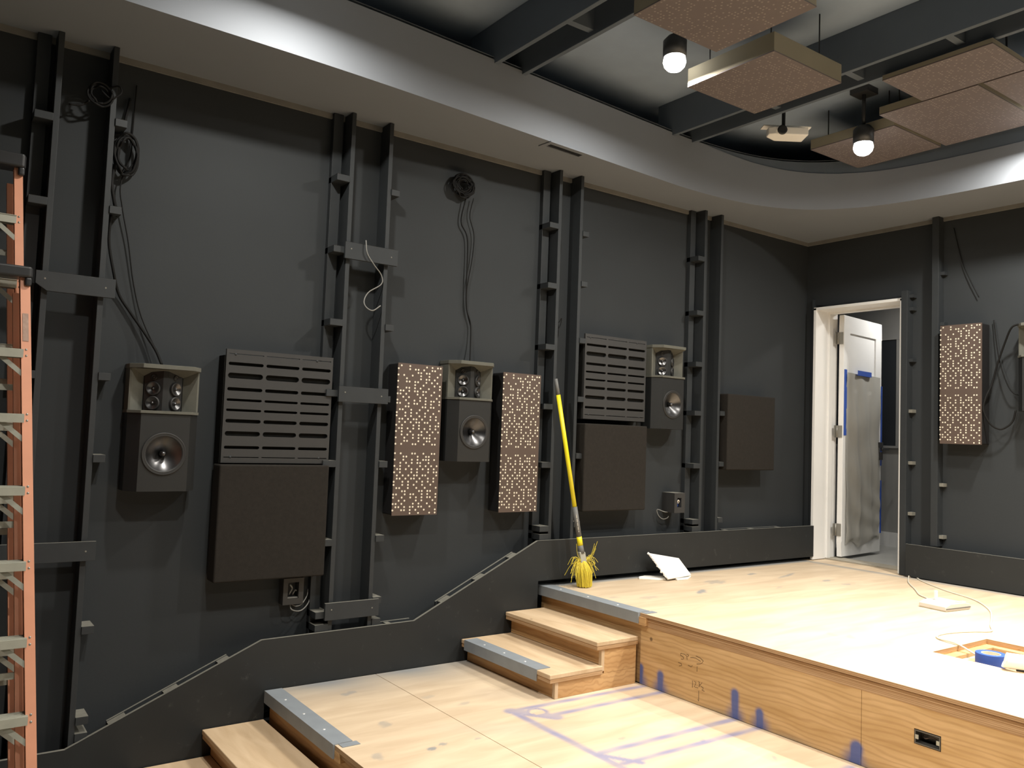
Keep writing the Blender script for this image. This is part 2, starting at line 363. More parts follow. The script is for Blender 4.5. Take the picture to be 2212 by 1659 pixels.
Z7 = [3.02, 2.635, 2.245, 1.87, 1.505, 1.11]
column(0.432, 0.655, [3.0, 2.625, 1.87], [3.04, 2.637, 1.88, 1.513, 0.76, 0.37, 0.30],
       [(0.395, 0.71, 2.233, 2.318, True), (0.20, 0.70, 1.066, 1.15, False)], 'black board column behind the orange ladders with two cross plates', 0.30)
column(1.835, 2.062, Z7[:4]+[1.50, 1.09, 0.72, 0.655], [3.0, 2.248, 1.855, 1.50, 1.10, 0.77, 0.655],
       [(1.808, 2.121, 2.589, 2.678, False), (1.812, 2.10, 1.827, 1.909, False), (1.795, 2.102, 0.694, 0.781, False)],
       'black board column between slotted panel and tall brown dotted panel, three cross plates', 0.60)
column(3.276, 3.455, Z7+[1.06], [3.01, 2.68, 2.31, 1.93, 1.565, 1.13], [], 'black board column that the yellow broom leans on', 1.0)
column(4.655, 4.835, [3.02, 2.62, 2.245, 1.89, 1.51, 1.11, 1.06], [1.90, 1.525, 1.115], [], 'black board column right of the rightmost speaker on the left wall', 1.0)
# front wall column beside the door
t = empty('framing_column', (XW, 3.17, 0.76)); tag(t, 'black board column on the front wall between the white door and the dotted panel', 'framing')
inv = Matrix.Translation((-XW, -3.17, -0.76))
for (ya, yb, x0, z0, z1) in ((3.285, DY0-0.002, 5.97, 0.762, 2.87), (3.055, 3.105, 5.975, 1.0, ZS-0.002)):
    c = MB(); c.box(x0, XW, ya, yb, z0, z1); o = c.build('stud', M['stud'], t, bevel=0.002); o.matrix_parent_inverse = inv
for y, zz in ((3.285, (2.734, 2.348, 1.969, 1.586, 1.213, 2.83)), (3.055, (2.97, 2.6, 2.2, 1.83, 1.44, 1.07))):
    for z in zz:
        c = MB(); c.box(6.0, XW, y-0.03, y, z-0.012, z+0.012); o = c.build('spacer_block', M['edge'] if z < 2 else M['stud'], t); o.matrix_parent_inverse = inv
c = MB(); c.box(6.02, XW, DY1+0.035, 4.13, 0.78, 2.9); o = c.build('stud', M['stud'], t); o.matrix_parent_inverse = inv

# ------------------------------------------------------------ white door and the hall behind
d = empty('door_1', (6.0, 3.71, DZ0)); d['kind'] = 'structure'
inv = Matrix.Translation((-6.0, -3.71, -DZ0))
def dp(c, name, m_, par=None, bev=0.0015):
    o = c.build(name, m_, par or d, bevel=bev); o.matrix_parent_inverse = inv if par is None else Matrix.Identity(4); return o
c = MB()
c.box(5.995, 6.30, DY1-0.012, DY1+0.012, DZ0, DZ1); c.box(5.995, 6.30, DY0, DY0+0.022, DZ0, DZ1); c.box(5.995, 6.30, DY0, DY1+0.012, DZ1-0.018, DZ1+0.004)
c.box(6.17, 6.215, DY1-0.026, DY1-0.012, DZ0, DZ1-0.018); c.box(6.17, 6.215, DY0+0.022, DY0+0.034, DZ0, DZ1-0.018); c.box(6.17, 6.215, DY0+0.034, DY1-0.026, DZ1-0.032, DZ1-0.018)
dp(c, 'door_frame', M['white'])
c = MB(); c.box(6.16, 6.32, DY0, DY1, 0.752, 0.772); dp(c, 'threshold', M['concrete'])
leaf = empty('door_leaf', (6.262, 4.032, 0.782)); leaf.parent = d; leaf.matrix_parent_inverse = inv
leaf.rotation_euler = (0, 0, math.radians(6.5))
LW, LH, LT = 0.715, 2.005, 0.042
c = MB()
c.box(0, LW, -LT, 0, 0, 0.12); c.box(0, LW, -LT, 0, LH-0.14, LH); c.box(0, 0.115, -LT, 0, 0.12, LH-0.14); c.box(LW-0.115, LW, -LT, 0, 0.12, LH-0.14)
c.box(0.115, LW-0.115, -LT, 0, 1.40, 1.52); c.box(0.115, LW-0.115, -LT+0.012, -0.012, 0.12, 1.40); c.box(0.115, LW-0.115, -LT+0.012, -0.012, 1.52, LH-0.14)
o = c.build('door_panel', M['white'], leaf, bevel=0.004)
# crumpled masking paper taped over the lower part
c = MB(); nx, nz = 40, 90; vs = []
for j in range(nz+1):
    for i in range(nx+1):
        u, v_ = i/nx, j/nz; x = 0.045+u*0.63; z = 0.10+v_*1.425
        if v_ < 0.02: z += 0.02*math.sin(u*9)-0.03*math.exp(-((u-0.35)/0.1)**2)
        dd = 0.010+0.006*math.sin(u*7+3*math.sin(v_*5))*math.sin(v_*9+u*4)+0.005*math.sin(u*19+v_*6)+0.004*math.sin(v_*27+u*11*math.sin(v_*4))
        if 0.03 < v_ < 0.9: dd += 0.007*math.exp(-((u-0.33-0.08*math.sin(v_*6))/0.04)**2)+0.006*math.exp(-((u-0.72-0.06*math.sin(v_*5+1))/0.04)**2)
        vs.append((x, -LT-max(dd, 0.002), z))
c.add(vs, [(j*(nx+1)+i, j*(nx+1)+i+1, (j+1)*(nx+1)+i+1, (j+1)*(nx+1)+i) for j in range(nz) for i in range(nx)], 0, True)
c.build('masking_paper', M['paper'], leaf)['label'] = 'crumpled grey masking paper'
c = MB(); c.box(0.012, 0.055, -LT-0.004, -LT-0.0005, 1.0, 1.55); c.build('tape_strip', M['tape'], leaf)['label'] = 'blue tape strip'
c = MB(); c.box(0.21, 0.47, -LT-0.0225, -LT-0.0215, 1.515, 1.555); c.box(0.21, 0.47, -LT-0.0225, -LT-0.0005, 1.513, 1.515); c.build('tape_strip', M['tape'], leaf)
c = MB(); c.box(LW-0.012, LW+0.004, -LT-0.008, -0.01, 0.75, 1.45); c.build('tape_strip', M['tape'], leaf)
c = MB(); c.box(LW-0.012, LW+0.004, -LT-0.008, -0.01, 0.16, 0.62); c.build('tape_strip', M['tape'], leaf)
c = MB(); c.box(LW-0.075, LW-0.015, -LT-0.03, -LT, 0.905, 0.955); c.box(LW-0.07, LW-0.02, -LT-0.03, -LT, 0.80, 0.87); c.box(LW-0.08, LW+0.045, -LT-0.055, -LT-0.04, 0.885, 0.903); c.box(LW-0.05, LW-0.035, -LT-0.045, -LT-0.02, 0.88, 0.91)
c.build('door_handle', M['plastic'], leaf, bevel=0.004)['label'] = 'black lever handle and deadbolt'
for z in (0.22, 1.03, 1.81):
    c = MB(); c.box(-0.006, -0.0005, -0.036, 0.012, z-0.05, z+0.05); c.tube([(-0.008, 0.006, z-0.05), (-0.008, 0.006, z+0.05)], 0.007); c.box(-0.040, -0.012, 0.012, 0.016, z-0.05, z+0.05)
    c.build('hinge', M['steel'], leaf)
# hall
b = MB(); b.box(XW+0.15, 8.2, 2.2, 5.6, 0.65, 0.757); struct('floor_hall', b, M['hallfloor'])
b = MB(); b.box(7.62, 7.70, 2.2, 5.6, 0.757, 3.3); b.box(XW+0.2, 7.62, 5.5, 5.6, 0.757, 3.3); b.box(XW+0.2, 7.62, 2.2, 2.3, 0.757, 3.3)
struct('wall_hall', b, M['hallwall'])
b = MB(); b.box(7.605, 7.62, 2.3, 5.5, 0.757, 0.89); struct('baseboard_hall', b, M['white'])
b = MB(); b.box(XW+0.1, 7.7, 2.2, 5.6, 3.2, 3.3); struct('ceiling_hall', b, M['hallwall'])
wn = empty('window_1', (7.61, 4.45, 1.71)); wn['kind'] = 'structure'
b = MB(); b.box(-0.004, 0.008, -0.55, 0.55, 0, 1.02); b.build('pane', M['halldark'], wn)
b = MB(); b.box(-0.012, -0.002, -0.19, -0.165, 0, 1.02); b.box(-0.014, 0.008, -0.57, 0.57, -0.02, 0.002); b.box(-0.014, 0.008, -0.57, 0.57, 1.02, 1.05); b.build('window_frame', M['hallwall'], wn)

# ------------------------------------------------------------ plywood decks with stains painted on as mesh attributes
def capsule(P, a, b_, r, soft):
    a = np.array(a, float); b_ = np.array(b_, float); ab = b_-a; L2 = (ab**2).sum()+1e-12
    t = np.clip(((P-a)@ab)/L2, 0, 1); dist = np.sqrt(((P-(a+t[:, None]*ab))**2).sum(1))
    return np.clip(1-(dist-r)/soft, 0, 1)**1.5*(dist > -1)
def ringm(P, c, r0, r1):
    dist = np.sqrt(((P-np.array(c))**2).sum(1)); return np.clip((dist-r0)/0.012, 0, 1)*np.clip((r1-dist)/0.02, 0, 1)
def grid_sheet(name, parent, mats, u0, u1, v0, v1, w0, w1, plane, res, paint, soil):
    """slab whose outer face is a fine grid carrying 'paint' and 'soil'; plane 'z' faces up, 'x' faces -x"""
    nu, nv = max(2, int((u1-u0)/res)), max(2, int((v1-v0)/res))
    us, vs_ = np.linspace(u0, u1, nu+1), np.linspace(v0, v1, nv+1)
    Ug, Vg = np.meshgrid(us, vs_, indexing='ij'); P = np.stack([Ug.ravel(), Vg.ravel()], 1)
    if plane == 'z': top = [(u, v, w1) for u, v in P]; corner = [(u0,v0,w0),(u1,v0,w0),(u1,v1,w0),(u0,v1,w0)]
    else: top = [(w0, u, v) for u, v in P]; corner = [(w1,u0,v0),(w1,u1,v0),(w1,u1,v1),(w1,u0,v1)]
    nt_ = len(top); idx = lambda i, j: i*(nv+1)+j
    fs = [(idx(i, j), idx(i+1, j), idx(i+1, j+1), idx(i, j+1)) for i in range(nu) for j in range(nv)]
    k = [nt_, nt_+1, nt_+2, nt_+3]
    e = [[idx(i, 0) for i in range(nu+1)], [idx(nu, j) for j in range(nv+1)], [idx(i, nv) for i in range(nu, -1, -1)], [idx(0, j) for j in range(nv, -1, -1)]]
    side = [[k[q], k[(q+1) % 4]]+e[q][::-1] for q in range(4)]
    me = bpy.data.meshes.new(name); me.from_pydata(top+corner, [], fs+side+[k[::-1]])
    for mm in mats: me.materials.append(mm)
    mi = [0]*len(fs)+[1 if len(mats) > 1 else 0]*5; me.polygons.foreach_set('material_index', mi)
    if plane == 'x': me.flip_normals()
    for an, fn in (('paint', paint), ('soil', soil)):
        val = np.zeros(nt_+4, dtype=np.float32)
        if fn is not None: val[:nt_] = np.clip(fn(P), 0, 1)
        a = me.attributes.new(an, 'FLOAT', 'POINT'); a.data.foreach_set('value', val)
    me.update(); o = bpy.data.objects.new(name, me); col.objects.link(o)
    if parent: o.parent = parent
    return o
rng = np.random.RandomState(3)
def smudges(P, lst):
    s = np.zeros(len(P))
    for x, y, a, b_, rot, k in lst:
        dx, dy = P[:, 0]-x, P[:, 1]-y; c_, s_ = math.cos(rot), math.sin(rot)
        q = ((dx*c_+dy*s_)/a)**2+((-dx*s_+dy*c_)/b_)**2
        wob = 0.35*np.sin(P[:, 0]*90+P[:, 1]*40)+0.35*np.sin(P[:, 1]*110-P[:, 0]*60)
        s = np.maximum(s, k*np.clip(1.6-q+wob, 0, 1))
    return s
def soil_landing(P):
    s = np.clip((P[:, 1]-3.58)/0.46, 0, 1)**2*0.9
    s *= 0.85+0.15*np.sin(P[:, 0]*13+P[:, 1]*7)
    s = np.maximum(s, smudges(P, [(1.84, 3.84, .05, .02, .4, .6), (1.79, 3.36, .035, .025, 1, .4), (1.83, 3.01, .02, .015, 0, .8), (1.90, 3.03, .02, .012, 0, .7), (2.06, 3.01, .018, .01, 0, .5), (1.60, 3.05, .04, .02, 1.2, .4), (2.25, 3.43, .04, .015, .3, .3), (2.15, 3.60, .03, .02, 0, .25), (2.6, 2.7, .02, .01, 0, .4), (2.9, 2.5, .02, .01, .6, .4), (3.0, 2.2, .03, .01, .8, .5)]))
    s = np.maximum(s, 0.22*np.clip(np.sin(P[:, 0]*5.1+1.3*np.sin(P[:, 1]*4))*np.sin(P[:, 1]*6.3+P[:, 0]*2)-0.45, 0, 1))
    return s
def paint_landing(P):
    s = np.zeros(len(P))
    for a, b_, r in (((2.39, 3.225), (3.25, 3.205), .010), ((2.50, 3.085), (3.25, 3.08), .010), ((2.385, 3.22), (2.375, 2.0), .012), ((2.41, 2.62), (3.25, 2.612), .012), ((2.41, 2.488), (3.25, 2.475), .010),
                      ((2.39, 3.225), (2.52, 3.06), .03), ((2.38, 2.62), (2.48, 2.46), .012), ((2.38, 1.99), (3.2, 1.98), .012)):
        s = np.maximum(s, 0.62*capsule(P, a, b_, r, 0.022))
    hole = np.sqrt(((P-np.array((2.487, 3.156)))**2).sum(1)) < 0.035
    s[hole] = 0.05
    s = np.maximum(s, 0.75*ringm(P, (2.487, 3.156), 0.032, 0.066)); s = np.maximum(s, 0.65*ringm(P, (2.472, 2.516), 0.035, 0.06))
    s *= 0.85+0.15*np.sin(P[:, 0]*31+P[:, 1]*23)
    return s
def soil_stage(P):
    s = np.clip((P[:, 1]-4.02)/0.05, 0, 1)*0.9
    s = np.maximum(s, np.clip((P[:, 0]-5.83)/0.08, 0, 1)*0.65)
    L = [(3.60, 3.53, .07, .03, 0, .3), (4.04, 3.52, .07, .025, .5, .75), (4.40, 3.72, .08, .05, .2, .4), (4.92, 3.83, .05, .02, .2, .6), (5.12, 3.68, .14, .015, .3, .55), (5.2, 3.42, .06, .02, 0, .6), (5.2, 3.27, .04, .02, 0, .5), (3.76, 2.44, .04, .018, .8, .5), (3.80, 2.36, .04, .018, .8, .5), (3.40, 3.62, .03, .02, 0, .3), (4.65, 3.4, .05, .012, .3, .3), (5.6, 2.9, .05, .015, 0, .3)]
    s = np.maximum(s, smudges(P, L))
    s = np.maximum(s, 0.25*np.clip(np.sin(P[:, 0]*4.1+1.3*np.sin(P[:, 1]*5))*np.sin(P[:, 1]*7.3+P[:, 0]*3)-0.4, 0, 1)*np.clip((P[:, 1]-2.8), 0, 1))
    return s

stage = empty('stage_platform', (3.25, 2.0, 0.385)); tag(stage, 'large upper plywood platform with orange pine front face and pale worn deck', 'platform')
SI = Matrix.Translation((-3.25, -2.0, -0.385))
def sp(o): o.matrix_parent_inverse = SI; return o
HX0, HX1, HY0, HY1 = 3.885, 4.41, 0.95, 2.005      # hatch opening
Y0S = -0.5
for (a, b_, c_, d_) in ((3.235, 5.94, HY1, 4.15), (3.235, HX0, Y0S, HY1), (HX1, 5.94, Y0S, HY1), (HX0, HX1, Y0S, HY0)):
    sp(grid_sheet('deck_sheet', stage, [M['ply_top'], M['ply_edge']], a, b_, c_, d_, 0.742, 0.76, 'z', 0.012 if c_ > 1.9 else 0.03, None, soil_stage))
b = MB(); b.box(5.94, 6.16, DY0-0.05, 4.15, 0.742, 0.76); sp(b.build('deck_sheet', M['ply_top'], stage))
b = MB(); b.box(3.246, HX0-0.021, Y0S, 4.15, 0.722, 0.737); b.box(HX1+0.021, 6.04, Y0S, 4.15, 0.722, 0.737); b.box(HX0-0.02, HX1+0.02, HY1+0.021, 4.15, 0.722, 0.737); b.box(3.275, HX0-0.021, Y0S, 4.15, 0.737, 0.7415); sp(b.build('subfloor_layer', M['ply_edge'], stage))
b = MB(); b.box(3.250, 3.275, Y0S, 3.25, 0.690, 0.722); sp(b.build('edge_strip', M['ply_edge'], stage))
b = MB(); b.box(HX0, HX1, HY0, HY1, 0.700, 0.718); sp(b.build('hatch_floor', M['concrete'], stage))['label'] = 'recessed grey dusty hatch floor'
b = MB()
for q in ((HX0-0.02, HX0, HY0, HY1), (HX1, HX1+0.02, HY0, HY1), (HX0-0.02, HX1+0.02, HY1, HY1+0.02), (HX0-0.02, HX1+0.02, HY0-0.02, HY0)): b.box(*q, 0.69, 0.742)
b.box(HX1-0.05, HX1-0.001, HY0, HY1-0.001, 0.7185, 0.735); b.box(HX0+0.001, HX1-0.05, HY1-0.05, HY1-0.001, 0.7185, 0.735); b.box(HX0+0.03, HX0+0.22, 1.68, 1.90, 0.7185, 0.735)
sp(b.build('hatch_frame', M['ply_side'], stage))
drips = [((3.245, .36), (3.245, .47), .014), ((3.10, .36), (3.10, .465), .016), ((2.612, .36), (2.617, .50), .016), ((2.47, .36), (2.475, .45), .016), ((2.0, .36), (1.99, .45), .022), ((1.35, .36), (1.35, .47), .018)]
def paint_riser(P):
    s = np.zeros(len(P))
    for a, b_, r in drips:
        s = np.maximum(s, 0.92*capsule(P, a, b_, r, 0.018)); s = np.maximum(s, 0.7*capsule(P, (a[0], .385), (a[0], .395), 0.025, 0.05))
    return s
def soil_riser(P): return 0.35*np.clip((0.415-P[:, 1])/0.03, 0, 1)*(0.5+0.5*np.sin(P[:, 0]*17))
OY0, OY1, OZ0, OZ1 = 1.643, 1.748, 0.545, 0.603
sp(grid_sheet('riser_sheet', stage, [M['ply_riser']], 1.971, 3.25, 0.386, 0.69, 3.252, 3.27, 'x', 0.006, paint_riser, soil_riser))
for (a, b_, c_, d_) in ((Y0S, OY0, 0.386, 0.69), (OY0, OY1, 0.386, OZ0), (OY0, OY1, OZ1, 0.69), (OY1, 1.969, 0.386, 0.69)):
    o = sp(grid_sheet('riser_sheet', stage, [M['ply_riser']], a, b_, c_, d_, 3.252, 3.27, 'x', 0.01, paint_riser, soil_riser))
b = MB(); b.box(3.26, 3.30, 3.25, 4.13, 0.386, 0.722); sp(b.build('riser_sheet', M['ply_side'], stage))
# metal nosing with screws
def nosing(y0, y1, x, z, parent, wid=0.085, h=0.055, n=3, flap=True):
    c = MB(); c.box(x, x+wid, y0, y1, z, z+0.003); c.box(x-0.003, x, y0, y1, z-h, z+0.003)
    if flap: c.box(x-0.003, x+0.03, y0-0.003, y0, z-h, z+0.003); c.box(x+0.02, x+0.10, y0-0.045, y0-0.004, z, z+0.002)
    o = c.build('metal_nosing', M['metal'], parent); 
    s = []
    for k in range(n):
        yy = y0+(y1-y0)*(0.22+0.56*k/(max(n-1, 1)))
        c = MB(); c.lathe([(0.0065, 0), (0.005, 0.0015), (0.0, 0.002)], (x+wid*0.42, yy, z+0.003), (1,0,0), (0,1,0), (0,0,1), 12)
        q = c.build('screw', M['screw'], o); s.append(q)
    return o
sp(nosing(3.245, 4.14, 3.222, 0.7605, stage))
b = MB(); b.box(3.225, 3.26, 3.195, 3.241, 0.70, 0.741); sp(b.build('nosing_block', M['ply_side'], stage))
# junction box in the riser
jb = empty('junction_box', (3.25, 1.695, 0.574)); tag(jb, 'open metal electrical box set in the orange pine platform face', 'electrical box')
c = MB()
for q in ((0, 0.05, -0.050, -0.046, -0.026, 0.026), (0, 0.05, 0.046, 0.050, -0.026, 0.026), (0, 0.05, -0.046, 0.046, -0.026, -0.022), (0, 0.05, -0.046, 0.046, 0.022, 0.026), (0.05, 0.053, -0.05, 0.05, -0.026, 0.026)): c.box(*q)
c.build('box_body', M['boxsteel'], jb)
for y in (-0.041, 0.041):
    c = MB(); c.box(-0.001, 0.004, y-0.006, y+0.006, -0.008, 0.008); c.build('screw_lug', M['alu'], jb)
cable('wire', [(0.045, -0.03, -0.01), (0.02, -0.01, 0.008), (0.015, 0.015, -0.002), (0.03, 0.03, 0.005), (0.045, 0.02, 0.0)], 0.0018, M['brown'], jb)
# pencilled measurements on the riser
pm = empty('pencil_measurement', (3.2515, 2.87, 0.53)); tag(pm, 'faint pencilled numbers and arrow written on the pine platform face', 'writing')
def stroke(pts, closed=False):
    c = MB(); c.tube([(3.2510-3.2515, y-2.87, z-0.53) for y, z in pts], 0.0011, n=4); return c
def marks(name, strokes):
    c = MB()
    for s in strokes: c.tube([(-0.0004, y-2.87, z-0.53) for y, z in s], 0.0010, n=4)
    return c.build(name, M['pencil'], pm)
for nm, st in (('number_mark', [[(2.963, .598), (2.963, .609), (2.94, .611), (2.921, .604)]]), ('number_mark', [[(2.963, .598), (2.948, .597), (2.942, .590), (2.946, .582), (2.960, .581)]]),
       ('number_mark', [[(2.910, .608), (2.921, .602), (2.919, .587)]]), ('number_mark', [[(2.925, .612), (2.913, .614), (2.909, .610)]]),
       ('arrow_mark', [[(2.898, .603), (2.88, .607), (2.862, .608), (2.831, .600)]]), ('arrow_mark', [[(2.862, .619), (2.834, .616), (2.814, .606), (2.822, .593), (2.836, .586), (2.856, .581)]]),
       ('number_mark', [[(2.880, .494), (2.880, .460)]]), ('number_mark', [[(2.869, .494), (2.858, .491), (2.860, .482), (2.869, .467), (2.843, .467)]]),
       ('number_mark', [[(2.842, .500), (2.834, .496), (2.838, .491), (2.832, .486), (2.839, .483)]]), ('number_mark', [[(2.819, .500), (2.838, .474)]]), ('number_mark', [[(2.826, .480), (2.812, .478), (2.811, .470), (2.820, .464), (2.802, .462)]]),
       ('arrow_mark', [[(2.839, .455), (2.838, .405), (2.845, .412)]]),
       ('number_mark', [[(2.978, .560), (2.958, .560), (2.954, .551), (2.972, .543)]]), ('number_mark', [[(2.912, .562), (2.891, .558), (2.884, .567)]]), ('number_mark', [[(2.853, .57), (2.853, .545)]])):
    marks(nm, st)

landing = empty('landing_platform', (1.5, 3.0, 0)); tag(landing, 'middle plywood landing with blue spray painted outlines on its deck', 'platform')
LI = Matrix.Translation((-1.5, -3.0, 0))
def lp(o): o.matrix_parent_inverse = LI; return o
for (a, b_) in ((1.503, 2.098), (2.101, 3.25)):
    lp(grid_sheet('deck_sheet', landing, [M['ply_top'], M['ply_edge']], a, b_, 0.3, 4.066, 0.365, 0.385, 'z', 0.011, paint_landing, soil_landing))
b = MB(); b.box(1.512, 3.24, 0.3, 4.066, 0.345, 0.364); lp(b.build('subfloor_layer', M['ply_edge'], landing))
b = MB(); b.box(1.53, 1.55, 0.3, 4.07, 0.001, 0.345); lp(b.build('riser_sheet', M['ply_side'], landing))
b = MB(); b.box(3.19, 3.24, 0.3, 3.25, 0.001, 0.345); b.box(1.56, 3.19, 0.3, 0.32, 0.001, 0.345); lp(b.build('support_frame', M['ply_side'], landing))
lp(nosing(3.245, 4.062, 1.498, 0.3855, landing))
b = MB(); b.box(1.502, 1.535, 3.195, 3.241, 0.325, 0.364); lp(b.build('nosing_block', M['ply_side'], landing))

def stairs(x, z, label, nos, y0=3.262, y1=4.064):
    """two plywood treads in front of the platform edge at x, the lower floor being at z"""
    t = empty('staircase', (x, (y0+y1)/2, z)); tag(t, label, 'stairs')
    I = Matrix.Translation((-x, -(y0+y1)/2, -z)); h = 0.125
    def q(o): o.matrix_parent_inverse = I; return o
    for k, xf in ((2, x-0.295), (1, x-0.60)):
        zt = z+h*k; xb = x-0.002 if k == 2 else x-0.25
        c = MB(); c.box(xf, xb, y0-0.012, y1, zt-0.022, zt); q(c.build('tread', M['ply_tread'], t, bevel=0.003))
        c = MB(); c.box(xf+0.004, xb, y0-0.010, y1, zt-0.042, zt-0.0225); q(c.build('tread_underlay', M['ply_edge'], t))
        c = MB(); c.box(xf+0.045, xf+0.065, y0+0.02, y1, zt-h+0.001, zt-0.042); q(c.build('riser', M['ply_side'], t))
        c = MB(); c.box(xf+0.042, xf+0.062, y0-0.002, y0+0.019, zt-h+(0.0 if k == 1 else -0.03)+0.001, zt-0.042); q(c.build('corner_strip', M['ply_tread'], t))
        c = MB(); c.box(xf+0.063, x-0.004, y0, y0+0.018, z+0.001+(0 if k == 1 else 0.125-0.042+0.0), zt-0.042); q(c.build('side_board', M['ply_side'], t))
    if nos: q(nosing(3.355, 4.03, x-0.60, z+h+0.0005, t, wid=0.085, h=0.055, flap=False))
    return t
stairs(3.235, 0.385, 'two plywood steps with one metal nosing, leading from landing to upper platform', True)
stairs(1.500, 0.128*0+0.001, 'plywood steps in the bottom left, leading down from the landing', False)

# ------------------------------------------------------------ speakers
def make_speaker():
    t = empty('wall_speaker'); hw, fw, sd, fd = 0.155, 0.108, 0.092, 0.150
    pl_ = [(-hw, 0), (hw, 0), (hw, -sd), (fw, -fd), (-fw, -fd), (-hw, -sd)]
    c = MB(); n6 = len(pl_)
    c.add([(x, y-0.001, 0) for x, y in pl_]+[(x, y-0.001, 0.355) for x, y in pl_], [list(range(n6))[::-1], [n6+i for i in range(n6)]]+[(i, (i+1) % n6, n6+(i+1) % n6, n6+i) for i in range(n6) if i != 3])
    K = 48; fy = -fd-0.001; circ = []; rect = []
    for k in range(K):
        a = 2*math.pi*k/K; cx_, cz_ = math.cos(a), math.sin(a); circ.append((0.092*cx_, fy, 0.172+0.092*cz_))
        q = min(fw/abs(cx_) if abs(cx_) > 1e-9 else 9, ((0.355-0.172) if cz_ > 0 else 0.172)/abs(cz_) if abs(cz_) > 1e-9 else 9); rect.append((q*cx_, fy, 0.172+q*cz_))
    c.add(circ+rect, [(k, (k+1) % K, K+(k+1) % K, K+k) for k in range(K)])
    for sx in (-1, 1):
        for zc_, dz_ in ((0, -0.172), (0.355, 0.183)):
            a = math.atan2(dz_, sx*fw) % (2*math.pi); k = int(a/(2*math.pi/K)); c.add([rect[k], rect[(k+1) % K], (sx*fw, fy, zc_)], [(0, 1, 2)])
    cab = c.build('cabinet', M['spk'], t)
    # woofer
    c = MB(); X, Y, Z = (1,0,0), (0,0,1), (0,-1,0); ctr = (0, -fd-0.001, 0.172)
    c.lathe([(0.098, 0.0), (0.098, 0.004), (0.094, 0.006), (0.091, 0.003), (0.086, 0.006), (0.081, 0.004), (0.079, 0.001)], ctr, X, Y, Z, 48, 1)
    c.lathe([(0.079, 0.001), (0.05, -0.018), (0.016, -0.040)], ctr, X, Y, Z, 48, 0)
    wf = c.build('woofer', [M['cone'], M['rubber']], t)
    c = MB(); c.lathe([(0.014, -0.040), (0.014, -0.018), (0.012, -0.009), (0.008, -0.004), (0.004, -0.0015), (0.0, -0.001)], ctr, X, Y, Z, 20); c.build('phase_plug', M['cone'], wf)
    # shelf and hood
    pf = [(-hw-0.004, -0.001), (hw+0.004, -0.001), (hw+0.004, -sd-0.004), (fw+0.004, -fd-0.008), (-fw-0.004, -fd-0.008), (-hw-0.004, -sd-0.004)]
    c = MB(); c.prism(pf, 0.356, 0.369); c.build('shelf', M['spkgrey'], t, bevel=0.001)
    c = MB(); c.prism([(x, y*1.02) for x, y in pf], 0.562, 0.582); c.build('top_plate', M['spkgrey'], t, bevel=0.0015)
    c = MB(); A = [(-fw-.004, -fd-0.004, 0.562), (fw+.004, -fd-0.004, 0.562), (hw, -sd, 0.562), (0.09, -0.062, 0.530), (-0.09, -0.062, 0.530), (-hw, -sd, 0.562)]
    B = [(x, y, 0.5625) for x, y, z in A]; n_ = len(A)
    c.add(A+B, [list(range(n_)), [n_+i for i in range(n_)][::-1]]+[(i, (i+1) % n_, n_+(i+1) % n_, n_+i) for i in range(n_)]); c.build('hood', M['spkgrey'], t)
    for s in (-1, 1):
        c = MB(); c.prism([(s*hw, -0.001), (s*hw, -sd), (s*(hw-0.008), -sd-0.002), (s*0.088, -0.062), (s*0.088, -0.001)], 0.3695, 0.5615); c.build('side_wing', M['spkgrey'], t)
    # driver baffle: two faces meeting in a ridge
    c = MB(); e, dr, de = 0.085, 0.110, 0.063; c.prism([(-e, -0.002), (e, -0.002), (e, -de), (0.012, -dr), (-0.012, -dr), (-e, -de)], 0.3698, 0.558); bf = c.build('driver_baffle', M['spk'], t)
    for s in (-1, 1):
        fx = Vector((0.012*s, -dr, 0)); ex = Vector((e*s, -de, 0)); u = (ex-fx).normalized(); nrm = Vector((u.y, -u.x, 0)) if s > 0 else Vector((-u.y, u.x, 0))
        if nrm.y > 0: nrm = -nrm
        mid = (fx+ex)/2
        for z in (0.405, 0.473):
            c = MB(); cc = mid+Vector((0, 0, z))+nrm*0.0008
            c.lathe([(0.033, 0), (0.033, 0.008), (0.030, 0.011), (0.027, 0.010)], cc, u, (0,0,1), nrm, 28, 1)
            c.lathe([(0.027, 0.010), (0.018, 0.005), (0.008, 0.001)], cc, u, (0,0,1), nrm, 28, 0)
            c.lathe([(0.008, 0.001), (0.007, 0.006), (0.004, 0.009), (0, 0.010)], cc, u, (0,0,1), nrm, 16, 0)
            c.build('midrange_driver', [M['cone'], M['rubber']], t)
        c = MB(); cc = mid+Vector((0, 0, 0.526))+nrm*0.0008
        c.lathe([(0.014, 0), (0.014, 0.002), (0.009, 0.003), (0.008, 0.0), (0.004, 0.002), (0, 0.003)], cc, u, (0,0,1), nrm, 18, 0); c.build('tweeter', M['rubber'], t)
    return t
sp0 = make_speaker()
for i, (x, y, z, rz, lab) in enumerate([
    (0.955, YW, 1.368, 0, 'black speaker with grey hooded top on the left wall, nearest the orange ladders'),
    (2.655, YW, 1.522, 0, 'black speaker with grey hooded top between two tall brown dotted panels'),
    (4.30, YW, 1.765, 0, 'black speaker right of the smaller slotted panel, above the small black box'),
    (XW, 2.355, 1.965, -math.pi/2, 'black speaker on the front wall cut off by the right edge')]):
    o = sp0 if i == 0 else copy_tree(sp0)
    o.location = (x, y-0.0005 if rz == 0 else y, z) if rz == 0 else (x-0.0005, y, z); o.rotation_euler = (0, 0, rz)
    tag(o, lab, 'speaker', 'wall speakers')

